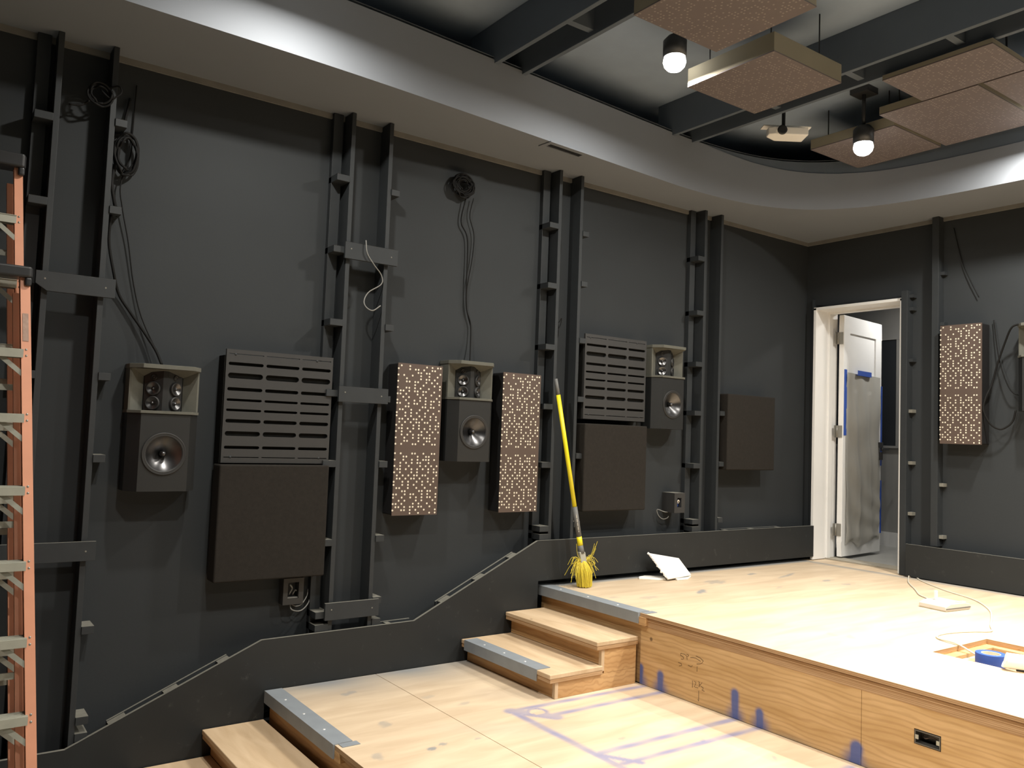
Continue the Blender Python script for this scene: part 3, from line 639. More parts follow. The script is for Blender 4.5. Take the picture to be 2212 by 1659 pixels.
# ------------------------------------------------------------ slotted panels, absorbers, dotted panels
def make_slotted():
    t = empty('slotted_panel'); S = 0.555
    rows = [(.040, .004), (.127, .016), (.232, .027), (.351, .017), (.446, .012), (.536, .012), (.632, .018), (.743, .023), (.864, .015), (.951, .004)]
    cols_ = [(.022, .335), (.36, .672), (.697, .98)]
    c = MB(); ya, yb = -0.105, -0.09
    zprev = S
    for f_, h in rows:
        zc = S*(1-f_); zt, zb = zc+h/2, zc-h/2
        c.prism([(0, zt), (S, zt), (S, zprev), (0, zprev)], ya, yb, axis='y')
        r = h/2; arc = lambda cx_, sgn: [(cx_+sgn*r*math.cos(a), zc+r*math.sin(a)) for a in [math.radians(q) for q in range(-90, 91, 30)]]
        xs = [0]+[q for cc in cols_ for q in (cc[0]*S, cc[1]*S)]+[S]
        for k in range(0, len(xs), 2):
            xl, xr = xs[k], xs[k+1]
            left = [(xl, zb), (xl, zt)] if k == 0 else None
            poly_ = []
            if k == 0: poly_ += [(xl, zt), (xl, zb)]
            else: poly_ += arc(xl-r, 1)[::-1]
            if k+1 == len(xs)-1: poly_ += [(xr, zb), (xr, zt)]
            else: poly_ += arc(xr+r, -1)
            c.prism(poly_, ya, yb, axis='y')
        zprev = zb
    c.prism([(0, 0), (S, 0), (S, zprev), (0, zprev)], ya, yb, axis='y')
    c.build('slotted_face', M['slotted'], t)
    c = MB(); c.box(-0.004, S+0.004, -0.089, -0.001, -0.002, S-0.03); c.build('backing_box', M['slotback'], t)
    for x, z in ((0.08*S, S*0.957), (0.84*S, S*0.957), (0.08*S, S*0.052), (0.90*S, S*0.052)):
        c = MB(); c.lathe([(0.006, 0), (0.005, 0.002), (0, 0.0025)], (x, ya-0.0002, z), (1,0,0), (0,0,1), (0,-1,0), 10); c.build('screw', M['stud'], t)
    return t
sl = make_slotted(); sl.location = (1.228, YW, 1.50); tag(sl, 'large square black slotted panel next to the leftmost speaker', 'acoustic panel', 'slotted panels')
s3 = copy_tree(sl); s3.location = (-0.29, YW, 1.50); tag(s3, 'black slotted panel mostly hidden behind the orange ladders', 'acoustic panel', 'slotted panels')
s2 = copy_tree(sl); s2.location = (3.522, YW, 1.807); tag(s2, 'square black slotted panel right of the yellow broom', 'acoustic panel', 'slotted panels')

c = MB(); c.box(0, 0.56, -0.14, -0.03, 0, 0.565); a0 = c.build('foam_absorber', M['absorber'], None, bevel=0.008, seg=3)
for i, (x, z, lab) in enumerate([(-0.305, 0.928, 'dark square foam panel behind the ladders at the left edge'), (1.216, 0.928, 'dark brown square foam panel under the slotted panel near the leftmost speaker'), (3.512, 1.212, 'dark brown square foam panel below the slotted panel right of the broom'),
                          (4.900, 1.484, 'dark square foam panel on the left wall nearest the room corner')]):
    o = a0 if i == 0 else a0.copy()
    if i: col.objects.link(o)
    o.location = (x, YW, z); tag(o, lab, 'acoustic panel', 'foam absorbers')
    k = MB(); k.box(0.08, 0.48, -0.0305, -0.0005, 0.08, 0.48); q = k.build('mounting_frame', M['blackbox'], o)

DOTS = ["1 4 10 12 14 15", "0 4 6 7 9 12 13", "7 8 10 11 15", "0 2 5 8 11 14", "3 8 10 11 13", "0 3 4 6 7 10 12 14", "6 9 13 15", "0 3 4 6 8 11 15", "1 2 4 6 7 9 10 13", "0 1 3 7 9 12 15",
        "2 4 8 10 14", "0 3 6 8 10 12 13 15", "0 1 4 6 7 10 12 15", "3 4 9 10 12 13", "1 2 5 8 11 15", "0 3 5 7 10 13", "0 3 5 8 10 12 14", "1 2 4 6 7 9 12 14", "1 3 5 7 8 10 11 15", "0 2 6 8 12 14 15",
        "1 2 4 6 8 10 12 14", "0 2 5 9 11 13 15", "2 4 6 8 9 12", "0 3 6 8 10 11 12 14", "3 4 8 11 12", "0 2 6 7 10 13 14"]
rows48 = [[int(q) for q in r.split()] for r in DOTS]; rows48 = rows48+[[], []]+rows48[::-1][:20]
def make_dotted(W_=0.285, H_=0.84, D_=0.12, rows=rows48, side=M['blackbox'], r=0.0054, mirror=1, name='dotted_panel'):
    t = empty(name)
    c = MB(); c.box(0.002, W_-0.002, -D_+0.006, -0.001, 0.002, H_-0.002); c.build('panel_core', side, t, bevel=0.006)
    c = MB(); c.box(0, W_, -D_, -D_+0.0055, 0, H_)
    pz = H_/len(rows)
    ncol = max(max(q) for q in rows if q)+1; pc = W_/ncol
    for i, rw in enumerate(rows):
        z = H_-0.014-i*pz*0.99
        for k in rw:
            x = min(max(0.003+k*pc*1.003, r*0.6), W_-r*0.9)
            c.lathe([(r, 0), (0, 0.0)], (x, -D_-0.0006, z), (1,0,0), (0,0,1), (0,-1,0), 10, 1, False)
    c.build('dotted_face', [M['brown'], M['cream']], t); return t
dp0 = make_dotted()
for i, (x, y, z, rz, lab) in enumerate([(2.160, YW, 1.221, 0, 'tall brown panel with cream dots, the left one of the pair beside the middle speaker'),
                                   (2.872, YW, 1.221, 0, 'tall brown panel with cream dots, just left of the yellow broom'),
                                   (XW, 3.018, 1.735, -math.pi/2, 'tall brown panel with cream dots on the front wall right of the door')]):
    o = dp0 if i == 0 else copy_tree(dp0)
    o.location = (x, y, z); o.rotation_euler = (0, 0, rz); tag(o, lab, 'acoustic panel', 'tall dotted panels')

# ceiling clouds: same dotted panels laid flat
def rrows(n, m_, seed):
    rr_ = random.Random(seed); return [[k for k in range(m_) if rr_.random() < 0.40] or [0] for _ in range(n)]
def cloud(x0, x1, y0, y1, z, lab, seed, h=0.10):
    t = empty('ceiling_cloud', (x0, y0, z)); W_, D_ = x1-x0, y1-y0
    c = MB(); c.box(0, W_, 0, D_, 0.0062, h); c.build('panel_side', M['tan'], t, bevel=0.002)
    c = MB(); c.box(0, W_, 0, D_, 0, 0.006)
    n1, n2 = int(W_/0.0185), int(D_/0.0185); rw = rrows(n1, n2, seed)
    for i, r_ in enumerate(rw):
        for k in r_: c.lathe([(0.005, 0), (0, 0)], (0.012+i*0.0185, 0.012+k*0.0185, -0.0006), (1,0,0), (0,1,0), (0,0,-1), 6, 1, False)
    c.build('dotted_face', [M['taupe'], M['dim']], t)
    for (px_, py_) in ((0.08, 0.08), (W_-0.08, 0.08), (0.08, D_-0.08), (W_-0.08, D_-0.08)):
        c = MB(); c.tube([(px_, py_, h), (px_, py_, ZC-z)], 0.004, n=6); c.build('hanger_rod', M['plastic'], t)
    tag(t, lab, 'ceiling panel', 'dotted ceiling panels')
cloud(3.25, 3.81, 2.46, 3.01, 3.575, 'square dotted ceiling panel with tan sides beside the brightest spotlight', 1)
cloud(2.53, 3.09, 2.12, 2.68, 3.60, 'dotted ceiling panel cut off by the top edge of the picture', 2)
cloud(4.81, 5.38, 2.74, 3.33, 3.68, 'dotted ceiling panel behind the spotlight nearest the corner', 3, 0.07)
cloud(4.59, 5.38, 2.14, 2.71, 3.68, 'wide dotted ceiling panel at the right, second from the room corner', 4, 0.05)
cloud(4.16, 4.575, 1.87, 2.44, 3.68, 'narrow dotted ceiling panel at the upper right, farthest from the corner', 5, 0.03)
cloud(4.59, 5.14, 1.54, 2.11, 3.68, 'dotted ceiling panel at the right edge of the picture', 6, 0.05)

# ceiling joists: pairs of boards with blocks, running away from the left wall
for i, (x, lab) in enumerate([(2.58, 'dark double ceiling joist over the staircase'), (4.10, 'dark double ceiling joist nearest the room corner'), (1.05, 'dark double ceiling joist nearest the ladders')]):
    t = empty('ceiling_joist', (x, 3.0, 3.76)); tag(t, lab, 'joist', 'ceiling joists')
    for s in (-0.10, 0.10):
        c = MB(); c.box(s-0.014, s+0.014, -6.9, 0.95, -0.045, ZC-3.76-0.001); c.build('board', M['joist'], t, bevel=0.002)
    for k in range(8):
        c = MB(); c.box(-0.086, 0.086, 0.15-k*0.55-0.04, 0.15-k*0.55, -0.02, 0.10); c.build('blocking', M['joist'], t)
# white projector-like fixture hung under the ceiling near the corner
t = empty('ceiling_projector', (4.46, 3.27, 3.66)); tag(t, 'small white projector on a bracket under the ceiling near the room corner', 'projector')
t.rotation_euler = (0, 0, math.radians(-35))
c = MB(); c.prism([(-0.13, -0.05), (-0.09, -0.07), (0.12, -0.07), (0.12, 0.06), (-0.06, 0.06), (-0.13, 0.0)], 0.0, 0.05); c.build('body', M['whitefoam'], t, bevel=0.006)
c = MB(); c.lathe([(0.03, 0), (0.03, 0.012), (0.02, 0.013), (0.0, 0.008)], (-0.05, -0.07, 0.026), (1,0,0), (0,0,1), (0,-1,0), 20); c.build('lens', M['rubber'], t)
c = MB(); c.box(-0.14, 0.17, 0.02, 0.09, 0.085, 0.092); c.build('bracket_plate', M['whitefoam'], t)
c = MB(); c.box(-0.01, 0.01, 0.04, 0.06, 0.05, 0.085); c.tube([(0.0, 0.055, 0.092), (0.0, 0.055, ZC-3.66)], 0.012); c.build('mount_pole', M['plastic'], t)

# ------------------------------------------------------------ lamps
for i, (x, y, z, wt, sprd, lab) in enumerate(LAMPS):
    t = empty('ceiling_spotlight', (x, y, z)); tag(t, lab, 'ceiling light', 'ceiling spotlights')
    c = MB(); c.lathe([(0.050, 0.002), (0.062, -0.004), (0.062, 0.085), (0.04, 0.11), (0.0, 0.11)], (0,0,0), (1,0,0), (0,1,0), (0,0,1), 28); c.lathe([(0.050, 0.002), (0.050, 0.02)], (0,0,0), (1,0,0), (0,1,0), (0,0,1), 28)
    c.build('housing', M['plastic'], t)
    c = MB(); c.tube([(0, 0, 0.105), (0, 0, ZC-z)], 0.012); c.box(-0.06, 0.06, -0.06, 0.06, ZC-z-0.04, ZC-z-0.001); c.build('mount', M['plastic'], t)
    c = MB(); c.lathe([(0.048, 0.006), (0.058, -0.012), (0.060, -0.030), (0.054, -0.050), (0.038, -0.068), (0.018, -0.077), (0.0, -0.079)], (0,0,0), (1,0,0), (0,1,0), (0,0,1), 24); c.build('bulb', M['glow'], t)
    ld = bpy.data.lights.new('spotlight_beam', 'AREA'); ld.shape = 'DISK'; ld.size = 0.11; ld.energy = wt; ld.spread = math.radians(sprd); ld.color = WARM
    lo = bpy.data.objects.new('spotlight_beam', ld); col.objects.link(lo); lo.parent = t; lo.location = (0, 0, -0.085)
t = empty('hall_light', (7.0, 3.6, 3.18)); tag(t, 'small ceiling light in the hall behind the white door', 'ceiling light')
c = MB(); c.lathe([(0.07, 0.015), (0.07, 0.0), (0.05, -0.02), (0, -0.025)], (0,0,0), (1,0,0), (0,1,0), (0,0,1), 24); c.build('diffuser', M['glow'], t)
ld = bpy.data.lights.new('hall_beam', 'AREA'); ld.shape = 'DISK'; ld.size = 0.14; ld.energy = 12; ld.color = (1, 0.97, 0.92)
lo = bpy.data.objects.new('hall_beam', ld); col.objects.link(lo); lo.parent = t; lo.location = (0, 0, -0.03)

# ------------------------------------------------------------ ladders leaning folded on the wall
def ladder(b0, slope, ztop, wtop, wbot, steps, capw, label, rear, rw=0.017, rt=0.022, sd=1.0):
    """b0: right rail foot; slope: (dx/dz, dy/dz)"""
    t = empty('stepladder', (b0[0]-wbot/2, b0[1], 0)); tag(t, label, 'ladder', 'folded orange stepladders')
    I = Matrix.Translation((-(b0[0]-wbot/2), -b0[1], 0))
    def q(o): o.matrix_parent_inverse = I; return o
    def rail(s, z, off=(0, 0)):
        xr = b0[0]+slope[0]*z; wdt = wbot+(wtop-wbot)*z/ztop
        return Vector((xr-(0 if s > 0 else wdt)+off[0]*s, b0[1]+slope[1]*z+off[1], z))
    nrm = Vector((0, -1, slope[1])).normalized()
    for s in (1, -1):
        c = MB(); p0, p1 = rail(s, 0.0), rail(s, ztop)
        c.bar(p0+nrm*rt, p1+nrm*rt, (rw, 0, 0), nrm*0.002)
        c.bar(p0+Vector((s*(rw-0.002), 0, 0)), p1+Vector((s*(rw-0.002), 0, 0)), (0.002, 0, 0), nrm*rt)
        c.bar(p0-nrm*rt, p1-nrm*rt, (rw, 0, 0), nrm*0.002)
        for z in steps:
            for dz in (-0.012, 0.012):
                cc = rail(s, z+dz)+nrm*(rt+0.002); c.lathe([(0.0045, 0), (0.003, 0.002), (0, 0.0025)], cc, (1,0,0), (0, slope[1], 1), nrm, 10, 1)
        q(c.build('front_rail', [M['orange'], M['steel']], t))
        c = MB(); a0_, a1_ = rail(s, 0.03, (-0.030, rear)), rail(s, ztop-0.06, (-0.022, rear))
        c.bar(a0_, a1_, (0.014, 0, 0), nrm*0.014); q(c.build('rear_rail', M['orange'], t))
        c = MB(); c.bar(rail(s, -0.0)+Vector((0,0,0.002)), rail(s, 0.05), (rw+0.004, 0, 0), (0, 0.027, 0)); q(c.build('rubber_foot', M['rubber'], t))
    for z in steps:
        c = MB(); l, r_ = rail(-1, z), rail(1, z); l.x += rw*0.6; r_.x -= rw*0.6
        for (yo, zo, hy, hz) in ((0.0, 0.0145, 0.034*sd, 0.0015), (-0.033*sd, 0.0, 0.0015, 0.015), (0.033*sd, 0.0, 0.0015, 0.015)):
            c.bar(l+Vector((0, yo, zo)), r_+Vector((0, yo, zo)), (0, hy, 0), (0, 0, hz))
        for g in range(4): c.bar(l+Vector((0, -0.024+0.016*g, 0.0172)), r_+Vector((0, -0.024+0.016*g, 0.0172)), (0, 0.003, 0), (0, 0, 0.0012))
        q(c.build('step', M['alu'], t))
        for s in (1, -1):
            c = MB(); pa = rail(s, z-0.012)+Vector((-s*0.085, -0.012, 0)); pb = rail(s, z-0.080)+Vector((-s*0.012, -0.018, 0))
            dv = (pb-pa).normalized(); c.bar(pa, pb, dv.cross(Vector((0, 1, 0)))*0.009, (0, 0.0015, 0)); q(c.build('brace', M['alu'], t))
    for z in [z_-0.13 for z_ in steps][::2]:
        c = MB(); c.bar(rail(-1, z, (-0.02, rear+0.004)), rail(1, z, (-0.02, rear+0.004)), (0, 0.004, 0), (0, 0, 0.012)); q(c.build('rear_crossbar', M['alu'], t))
    c = MB(); tp = rail(1, ztop); tl = rail(-1, ztop); cy_ = tp.y+0.01
    c.prism([(tl.x-0.02, cy_-0.06), (tp.x+0.018, cy_-0.06), (tp.x+0.026, cy_-0.03), (tp.x+0.026, cy_+0.05), (tl.x-0.03, cy_+0.05)], ztop-0.002, ztop+capw)
    c.box(tp.x-0.002, tp.x+0.022, cy_-0.055, cy_-0.03, ztop-0.035, ztop)
    q(c.build('top_cap', M['plastic'], t, bevel=0.008, seg=3))
    return t
lad1 = ladder((0.448, 3.32), (-0.0526, 0.2126), 2.236, 0.34, 0.60, [1.93, 1.68, 1.41, 1.14, 0.875, 0.615, 0.35], 0.042, 'front orange stepladder with black cap, folded and leaning at the left edge', 0.066)
ladder((0.446, 3.575), (-0.0557, 0.150), 2.715, 0.34, 0.66, [2.49, 2.22, 1.955, 1.645, 1.365, 1.083, 0.804, 0.545, 0.27], 0.055, 'taller orange stepladder standing behind the front ladder, cap near the wall top', 0.062, rw=0.0155, rt=0.018, sd=0.7)

def rail_label(zc, mat_):
    z0, z1 = zc-0.055, zc+0.055; c = MB(); n_ = Vector((0, -1, 0.2126)).normalized()*0.0255
    p = [Vector((0.448-0.0526*z, 3.32+0.2126*z, z))+n_ for z in (z0, z1)]
    c.add([p[0]+Vector((-0.011, 0, 0)), p[0]+Vector((0.009, 0, 0)), p[1]+Vector((0.009, 0, 0)), p[1]+Vector((-0.011, 0, 0))], [(0, 1, 2, 3)])
    o = c.build('worn_label', mat_, lad1); o.matrix_parent_inverse = Matrix.Translation(-lad1.location); o['label'] = 'worn grey sticker on the rail'
rail_label(2.03, mat('worn_grey_sticker', (0.38, 0.26, 0.21), 0.8, var=0.4, scale=60))
# ------------------------------------------------------------ broom
t = empty('broom', (3.485, 3.95, 0.76)); tag(t, 'yellow handled broom standing on the platform and leaning on the wall', 'broom')
I = Matrix.Translation((-3.485, -3.95, -0.76))
A, B = Vector((3.252, 4.052, 2.045)), Vector((3.427, 3.958, 0.968))
def seg(f0, f1, r, name, m_, r1=None):
    c = MB(); c.tube([A+(B-A)*f0, A+(B-A)*(f0+f1)/2, A+(B-A)*f1], r, n=16, r1=r1); o = c.build(name, m_, t); o.matrix_parent_inverse = I; return o
seg(0.0, 0.093, 0.0105, 'end_cap', M['gripgrey'], 0.0125)
seg(0.0932, 0.735, 0.0135, 'handle', M['yellow'])
g = seg(0.7352, 0.905, 0.0165, 'grip', M['gripgrey'])
seg(0.9052, 0.955, 0.0170, 'handle_band', M['yellow'])
seg(0.9552, 1.0, 0.0175, 'ferrule_neck', M['gripgrey'], 0.020)
c = MB(); D = (B-A).normalized(); c.bar(B-D*0.01, B+D*0.062, (0.023, 0, 0), (0, 0.014, 0)); o = c.build('ferrule', M['alu'], t, bevel=0.005); o.matrix_parent_inverse = I
# faint white printed marks down the grip
c = MB()
sd_ = D.cross(Vector((0, 1, 0))).normalized()
for k in range(14):
    p = A+(B-A)*(0.775+0.0075*k)+Vector((-0.008, -0.0150, 0)); 
    c.bar(p, p+D*0.0045, sd_*(0.0012+0.0012*(k % 3)), (0, 0.0004, 0))
o = c.build('printed_marks', M['cream'], t); o.matrix_parent_inverse = I
c = MB(); rb = random.Random(5); base = B+D*0.052
for k in range(420):
    a = rb.uniform(0, 2*math.pi); q = math.sqrt(rb.random())
    p0 = base+Vector((0.024*q*math.cos(a), 0.014*q*math.sin(a), 0.005))
    p2 = Vector((3.450+0.048*q*math.cos(a)+rb.uniform(-.006, .006), 3.945+0.042*q*math.sin(a), 0.763+rb.random()*0.008))
    p1 = (p0+p2)/2+Vector((0.018*math.cos(a)*q, 0.014*math.sin(a)*q, 0.01))
    c.tube(spline([p0, p1, p2], 3), 0.0016, n=4, cap=False)
for k in range(60):
    side = -1 if k % 2 else 1; a = rb.uniform(-0.7, 0.7)
    L_ = rb.uniform(0.06, 0.11); p0 = base+Vector((0.02*side, rb.uniform(-.01, .01), 0.01))
    e_ = p0+Vector((side*L_*math.cos(a)*rb.uniform(.5, 1), rb.uniform(-0.06, 0.04), -L_*rb.uniform(0.1, 1.3)))
    if k in (1, 4, 8, 12, 22): e_ = p0+Vector((side*L_*0.7, -0.02, rb.uniform(0.06, 0.12)))
    e_.z = max(e_.z, 0.765); p1 = (p0+e_)/2+Vector((side*0.01, 0, rb.uniform(0.0, 0.035) if e_.z < p0.z else -0.015)); c.tube(spline([p0, p1, e_], 4), 0.0013, n=4, cap=False)
o = c.build('bristles', M['bristle'], t); o.matrix_parent_inverse = I; o['kind'] = 'stuff'

# ------------------------------------------------------------ white foam scraps on the platform
t = empty('foam_sheet', (4.2, 3.99, 0.772)); tag(t, 'broken white foam sheet propped at a slant on the platform by the wall', 'foam sheet')
c = MB()
# px-independent: slanted slab leaning back over flat pieces
q0, q1, q2, q3 = Vector((-0.12, 0.035, 0.155)), Vector((0.17, 0.03, 0.105)), Vector((0.155, -0.10, 0.012)), Vector((-0.085, -0.12, 0.004))
nv_ = (q1-q0).cross(q3-q0).normalized()*0.012
c.add([q0, q1, q2, q3, q0+nv_, q1+nv_, q2+nv_, q3+nv_], [(0,1,2,3), (7,6,5,4), (0,4,5,1), (1,5,6,2), (2,6,7,3), (3,7,4,0)])
c.build('slanted_sheet', M['whitefoam'], t, bevel=0.003)
rb = random.Random(9); c = MB()
for k in range(9):
    u = k/8+rb.uniform(-.04, .04); p = q0+(q3-q0)*u*0.9; g_ = rb.uniform(0.003, 0.012); c.bar(p+Vector((-g_, 0, -g_*0.8)), p+Vector((0.006, 0.004, -0.003)), (0, 0.006, 0.002), (0.002, 0, rb.uniform(0.003, 0.008)))
c.build('torn_edge', M['whitefoam'], t)
for i, (x, y, pts, lab) in enumerate([(4.07, 4.02, [(-0.09, -0.01), (-0.05, 0.03), (0.02, 0.045), (0.07, 0.01), (0.10, -0.05), (0.06, -0.11), (0.0, -0.09)], 'flat white foam scrap left of the slanted white foam sheet'),
                                 (4.29, 3.935, [(-0.10, -0.07), (0.0, -0.075), (0.09, -0.02), (0.10, 0.02), (0.03, 0.035), (-0.08, -0.01)], 'flat white foam scrap right of and under the slanted white foam sheet')]):
    c = MB(); c.prism([(x+a, y+b_) for a, b_ in pts], 0.7605, 0.7705); o = c.build('foam_scrap', M['whitefoam'], None, bevel=0.002); tag(o, lab, 'foam scrap', 'white foam scraps')

# ------------------------------------------------------------ white box with cords, tape roll, hand tool
t = empty('network_box', (5.02, 2.52, 0.761), math.radians(-6)); tag(t, 'small white electronic box with rounded ends lying on the platform floor', 'device')
c = MB(); c.prism([(-0.12, 0.004), (-0.115, 0.0), (0.115, 0.0), (0.12, 0.004), (0.118, 0.03), (0.07, 0.042), (-0.07, 0.042), (-0.118, 0.028)], -0.085, 0.085, axis='y'); c.build('body', M['plastwhite'], t, bevel=0.005, seg=3)
c = MB(); c.box(-0.119, 0.119, -0.0875, -0.0855, 0.012, 0.017); c.build('trim_line', M['gripgrey'], t)
for k in range(4): c = MB(); c.box(0.01+k*0.02, 0.022+k*0.02, -0.08, -0.06, 0.042, 0.047); c.build('button', M['cream'], t)
c = MB(); c.box(-0.035, -0.018, 0.03, 0.045, 0.042, 0.095); c.build('antenna', M['whitefoam'], t, bevel=0.003)
tag(cable('power_cord', [(6.05, 3.315, 0.765), (6.0, 3.27, 0.79), (5.9, 3.22, 0.765), (5.68, 3.10, 0.765), (5.45, 2.93, 0.765), (5.28, 2.81, 0.765), (5.20, 2.72, 0.765), (5.12, 2.67, 0.765), (5.06, 2.60, 0.775)], 0.0045, M['cablewhite']), 'cream cord from the door post to the white electronic box', 'cord')
tag(cable('extension_cord', [(6.04, 3.25, 0.764), (5.85, 3.10, 0.764), (5.62, 2.82, 0.764), (5.45, 2.55, 0.764), (5.20, 2.35, 0.764), (4.96, 2.23, 0.764), (4.75, 2.14, 0.765), (4.60, 2.07, 0.765), (4.50, 2.11, 0.765), (4.38, 2.15, 0.765), (4.25, 2.16, 0.765), (4.165, 2.12, 0.765), (4.13, 2.02, 0.768), (4.11, 1.93, 0.745), (4.085, 1.885, 0.742), (4.14, 1.80, 0.727), (4.16, 1.70, 0.7235)], 0.0048, M['cablewhite']), 'cream cord snaking across the platform into the floor hatch', 'cord')
t = empty('tape_roll', (4.0, 1.80, 0.7355)); tag(t, 'blue roll of painters tape lying in the floor hatch', 'tape')
c = MB(); c.lathe([(0.063, 0.0), (0.063, 0.052), (0.040, 0.052), (0.040, 0.0), (0.063, 0.0)], (0,0,0), (1,0,0), (0,1,0), (0,0,1), 48, 0, False); c.build('tape', M['tape'], t, bevel=0.001)
c = MB(); c.lathe([(0.0395, 0.0), (0.0395, 0.051), (0.036, 0.051), (0.036, 0.0), (0.0395, 0.0)], (0,0,0), (1,0,0), (0,1,0), (0,0,1), 48, 0, False); c.build('core', M['cream'], t)
t = empty('hand_tool', (3.925, 1.60, 0.762), math.radians(-62)); tag(t, 'white handheld power tool lying across the hatch edge at right', 'tool')
c = MB(); c.tube(spline([(-0.10, 0, 0.038), (-0.085, 0, 0.036), (0.0, 0, 0.036), (0.08, 0, 0.036), (0.2, 0, 0.034)], 6), 0.033, n=20); c.build('body', M['whitefoam'], t)
c = MB(); c.box(0.06, 0.11, -0.036, -0.028, 0.03, 0.05); c.build('vent_slot', M['rubber'], t)
c = MB(); c.box(-0.06, 0.18, -0.02, 0.02, -0.001, 0.008); c.build('base_rib', M['rubber'], t, bevel=0.003)

# ------------------------------------------------------------ electrical boxes on the left wall
t = empty('wall_outlet_box', (1.648, YW, 0.778)); tag(t, 'dark surface electrical box with grey cable loops below the left foam panel', 'electrical box')
c = MB()
for q in ((-0.054, -0.030, -0.06, -0.001, 0, 0.133), (0.028, 0.054, -0.06, -0.001, 0, 0.133), (-0.030, 0.028, -0.06, -0.001, 0, 0.030), (-0.030, 0.028, -0.06, -0.001, 0.112, 0.133), (-0.03, 0.028, -0.01, -0.001, 0.03, 0.112)): c.box(*q)
c.add([(-0.054, -0.06, 0.1334), (0.054, -0.06, 0.1334), (0.054, -0.001, 0.1334), (-0.054, -0.001, 0.1334)], [(0,1,2,3)], 1)
c.build('box_body', [M['slotted'], M['edge']], t)
c = MB(); c.box(-0.028, 0.026, -0.055, -0.011, 0.031, 0.036); c.build('inner_lip', M['cablegrey'], t)
cable('wire', [(-0.01, -0.02, 0.04), (-0.012, -0.045, 0.06), (0.0, -0.04, 0.08), (-0.015, -0.045, 0.10)], 0.004, M['cablegrey'], t)
cable('wire', [(0.01, -0.02, 0.04), (0.005, -0.045, 0.055), (0.018, -0.04, 0.07), (0.02, -0.045, 0.065)], 0.003, M['cablegrey'], t)
cable('cable_loop', [(0.0, -0.03, 0.0), (0.02, -0.05, -0.012), (0.05, -0.05, -0.004), (0.085, -0.03, 0.03), (0.10, -0.005, 0.062)], 0.0028, M['cablegrey'], t)
cable('cable_loop', [(-0.005, -0.03, 0.0), (0.0, -0.05, -0.028), (0.045, -0.055, -0.036), (0.09, -0.035, -0.01), (0.112, -0.012, 0.03), (0.104, -0.005, 0.062)], 0.0032, M['cablegrey'], t)
t = empty('wall_outlet_box', (4.43, YW, 1.18)); tag(t, 'small deep black electrical box under the third speaker, with a blue insert in its opening', 'electrical box')
c = MB()
for q in ((-0.053, -0.024, -0.12, -0.001, 0, 0.138), (0.018, 0.053, -0.12, -0.001, 0, 0.138), (-0.024, 0.018, -0.12, -0.001, 0, 0.038), (-0.024, 0.018, -0.12, -0.001, 0.104, 0.138), (-0.024, 0.018, -0.08, -0.001, 0.038, 0.104)): c.box(*q)
c.add([(-0.053, -0.12, 0.1384), (0.053, -0.12, 0.1384), (0.053, -0.001, 0.1384), (-0.053, -0.001, 0.1384)], [(0,1,2,3)], 1)
c.build('box_body', [M['slotted'], M['edge']], t)
c = MB(); c.box(-0.005, 0.017, -0.09, -0.081, 0.042, 0.09); c.build('blue_insert', M['tape'], t)  # plain blue plate inside the box opening
cable('wire', [(-0.012, -0.10, 0.045), (-0.014, -0.11, 0.075), (-0.006, -0.112, 0.088), (0.004, -0.11, 0.08), (0.006, -0.10, 0.065)], 0.0035, M['cream'], t)
cable('cable_loop', [(-0.045, -0.05, 0.0), (-0.09, -0.06, 0.004), (-0.13, -0.03, 0.018), (-0.118, -0.03, -0.022), (-0.085, -0.04, -0.048), (-0.05, -0.05, -0.042), (-0.035, -0.05, -0.03)], 0.003, M['cablegrey'], t)

# ------------------------------------------------------------ cables on the walls
def coil(c, ctr, rx, rz, turns, r, seed, y=4.17):
    q = random.Random(seed); pts = []
    for k in range(int(turns*14)):
        a = 2*math.pi*k/14; f_ = 1+0.18*math.sin(a*0.37+seed)+q.uniform(-.05, .05)
        pts.append((ctr[0]+rx*f_*math.cos(a), y-0.012*math.sin(a*0.21)-0.006*(k % 5), ctr[1]+rz*f_*math.sin(a)))
    c.tube(spline(pts, 3), r, n=6)
c = MB(); coil(c, (0.735, 2.92), 0.045, 0.085, 4, 0.006, 1)
c.tube(spline([(0.70, 4.17, 3.0), (0.70, 4.16, 2.93), (0.685, 4.16, 2.83), (0.675, 4.12, 2.76), (0.69, 4.12, 2.68), (0.71, 4.14, 2.62)], 6), 0.008, n=8)
c.tube(spline([(0.74, 4.19, 3.20), (0.725, 4.18, 3.10), (0.715, 4.17, 3.05)], 6), 0.006, n=6)
c.tube(spline([(0.68, 4.12, 2.62), (0.682, 4.14, 2.50), (0.71, 4.15, 2.37), (0.745, 4.18, 2.27), (0.80, 4.18, 2.19), (0.865, 4.17, 2.10), (0.915, 4.15, 2.02), (0.938, 4.12, 1.955)], 8), 0.0065, n=8)
tag(c.build('cable_coil', M['cableblack']), 'thick black cable coiled high on the wall, dropping into the leftmost speaker', 'cable')
tag(cable('thin_cable', [(0.765, 4.19, 3.27), (0.76, 4.19, 3.03), (0.757, 4.185, 2.93), (0.72, 4.17, 2.78), (0.735, 4.175, 2.67), (0.77, 4.18, 2.52), (0.805, 4.185, 2.33), (0.85, 4.18, 2.17), (0.93, 4.16, 2.0), (0.945, 4.14, 1.955)], 0.003, M['cableblack']), 'thin black cable hanging beside the coiled cable to the leftmost speaker', 'cable')
c = MB(); coil(c, (0.60, 3.15), 0.045, 0.045, 3, 0.005, 4, 4.11); c.tube(spline([(0.57, 4.11, 3.13), (0.53, 4.11, 3.09), (0.48, 4.11, 3.08)], 5), 0.005, n=6)
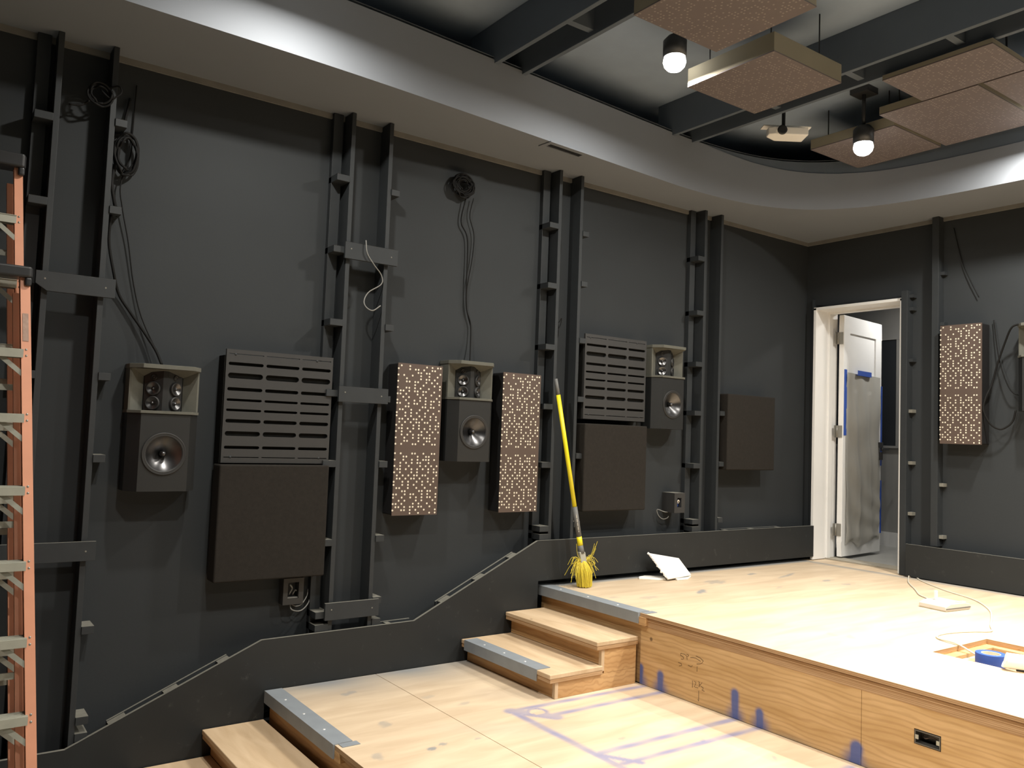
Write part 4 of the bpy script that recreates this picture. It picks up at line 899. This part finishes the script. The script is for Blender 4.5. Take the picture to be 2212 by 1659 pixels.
c.tube(spline([(0.63, 4.10, 3.19), (0.67, 4.07, 3.20), (0.68, 4.07, 3.17), (0.64, 4.08, 3.14), (0.60, 4.09, 3.17)], 5), 0.004, n=6)
tag(c.build('cable_coil', M['cableblack']), 'loosely tangled black cable at the top of the column behind the ladders', 'cable')
c = MB(); coil(c, (2.582, 3.155), 0.066, 0.060, 10, 0.004, 8); coil(c, (2.582, 3.155), 0.04, 0.038, 5, 0.004, 3)
tag(c.build('cable_coil', M['cableblack']), 'neat round cable coil high above the middle speaker', 'cable')
c = MB(); c.tube(spline([(2.61, 4.17, 3.09), (2.59, 4.18, 2.945), (2.64, 4.18, 2.84), (2.645, 4.18, 2.53), (2.655, 4.18, 2.42), (2.685, 4.18, 2.34), (2.685, 4.17, 2.22), (2.665, 4.14, 2.10)], 8), 0.0042, n=6)
c.tube(spline([(2.665, 4.17, 3.10), (2.65, 4.18, 2.99), (2.685, 4.18, 2.876), (2.678, 4.18, 2.73), (2.65, 4.18, 2.55), (2.66, 4.185, 2.42), (2.688, 4.185, 2.33)], 8), 0.003, n=6)
tag(c.build('hanging_cable', M['cableblack']), 'pair of black cables hanging from the round coil down to the middle speaker', 'cable')
tag(cable('loose_wire', [(1.92, 4.06, 2.70), (1.93, 4.055, 2.63), (1.975, 4.06, 2.575), (2.03, 4.08, 2.53), (2.033, 4.08, 2.48), (1.97, 4.10, 2.43), (1.945, 4.10, 2.38), (1.955, 4.09, 2.345), (1.99, 4.08, 2.33), (2.03, 4.07, 2.36)], 0.0032, M['cablegrey']), 'thin curled grey wire over the upper cross plate of the second column', 'wire')
tag(cable('loose_wire', [(3.33, 4.19, 3.25), (3.345, 4.18, 3.05), (3.35, 4.17, 2.90), (3.33, 4.17, 2.75), (3.315, 4.17, 2.60), (3.33, 4.17, 2.48), (3.35, 4.17, 2.42), (3.37, 4.16, 2.45), (3.36, 4.16, 2.40), (3.335, 4.16, 2.36), (3.33, 4.16, 2.31), (3.345, 4.16, 2.33), (3.35, 4.165, 2.40)], 0.0028, M['cableblack']), 'thin dark wire hanging inside the column above the broom', 'wire')
tag(cable('thin_cable', [(6.04, 2.98, 3.30), (6.035, 2.92, 3.05), (6.03, 2.86, 2.90), (6.03, 2.80, 2.77)], 0.003, M['cableblack']), 'thin cable slanting down the upper front wall above the dotted panel', 'cable')
c = MB(); c.tube(spline([(5.93, 2.50, 2.545), (5.93, 2.545, 2.52), (5.96, 2.60, 2.42), (5.98, 2.655, 2.28), (5.98, 2.69, 2.15), (5.95, 2.715, 2.06), (5.94, 2.725, 1.97), (5.96, 2.69, 1.88), (5.98, 2.64, 1.845), (5.99, 2.60, 1.86), (6.0, 2.565, 1.90), (6.0, 2.545, 1.975)], 8), 0.0065, n=8)
c.tube(spline([(6.03, 2.70, 2.60), (6.02, 2.675, 2.42), (6.01, 2.65, 2.30), (6.0, 2.61, 2.18), (6.0, 2.57, 2.10), (6.01, 2.52, 2.07)], 8), 0.004, n=6)
tag(c.build('cable_loop', M['cableblack']), 'black cable looping from the hood of the front wall speaker', 'cable')
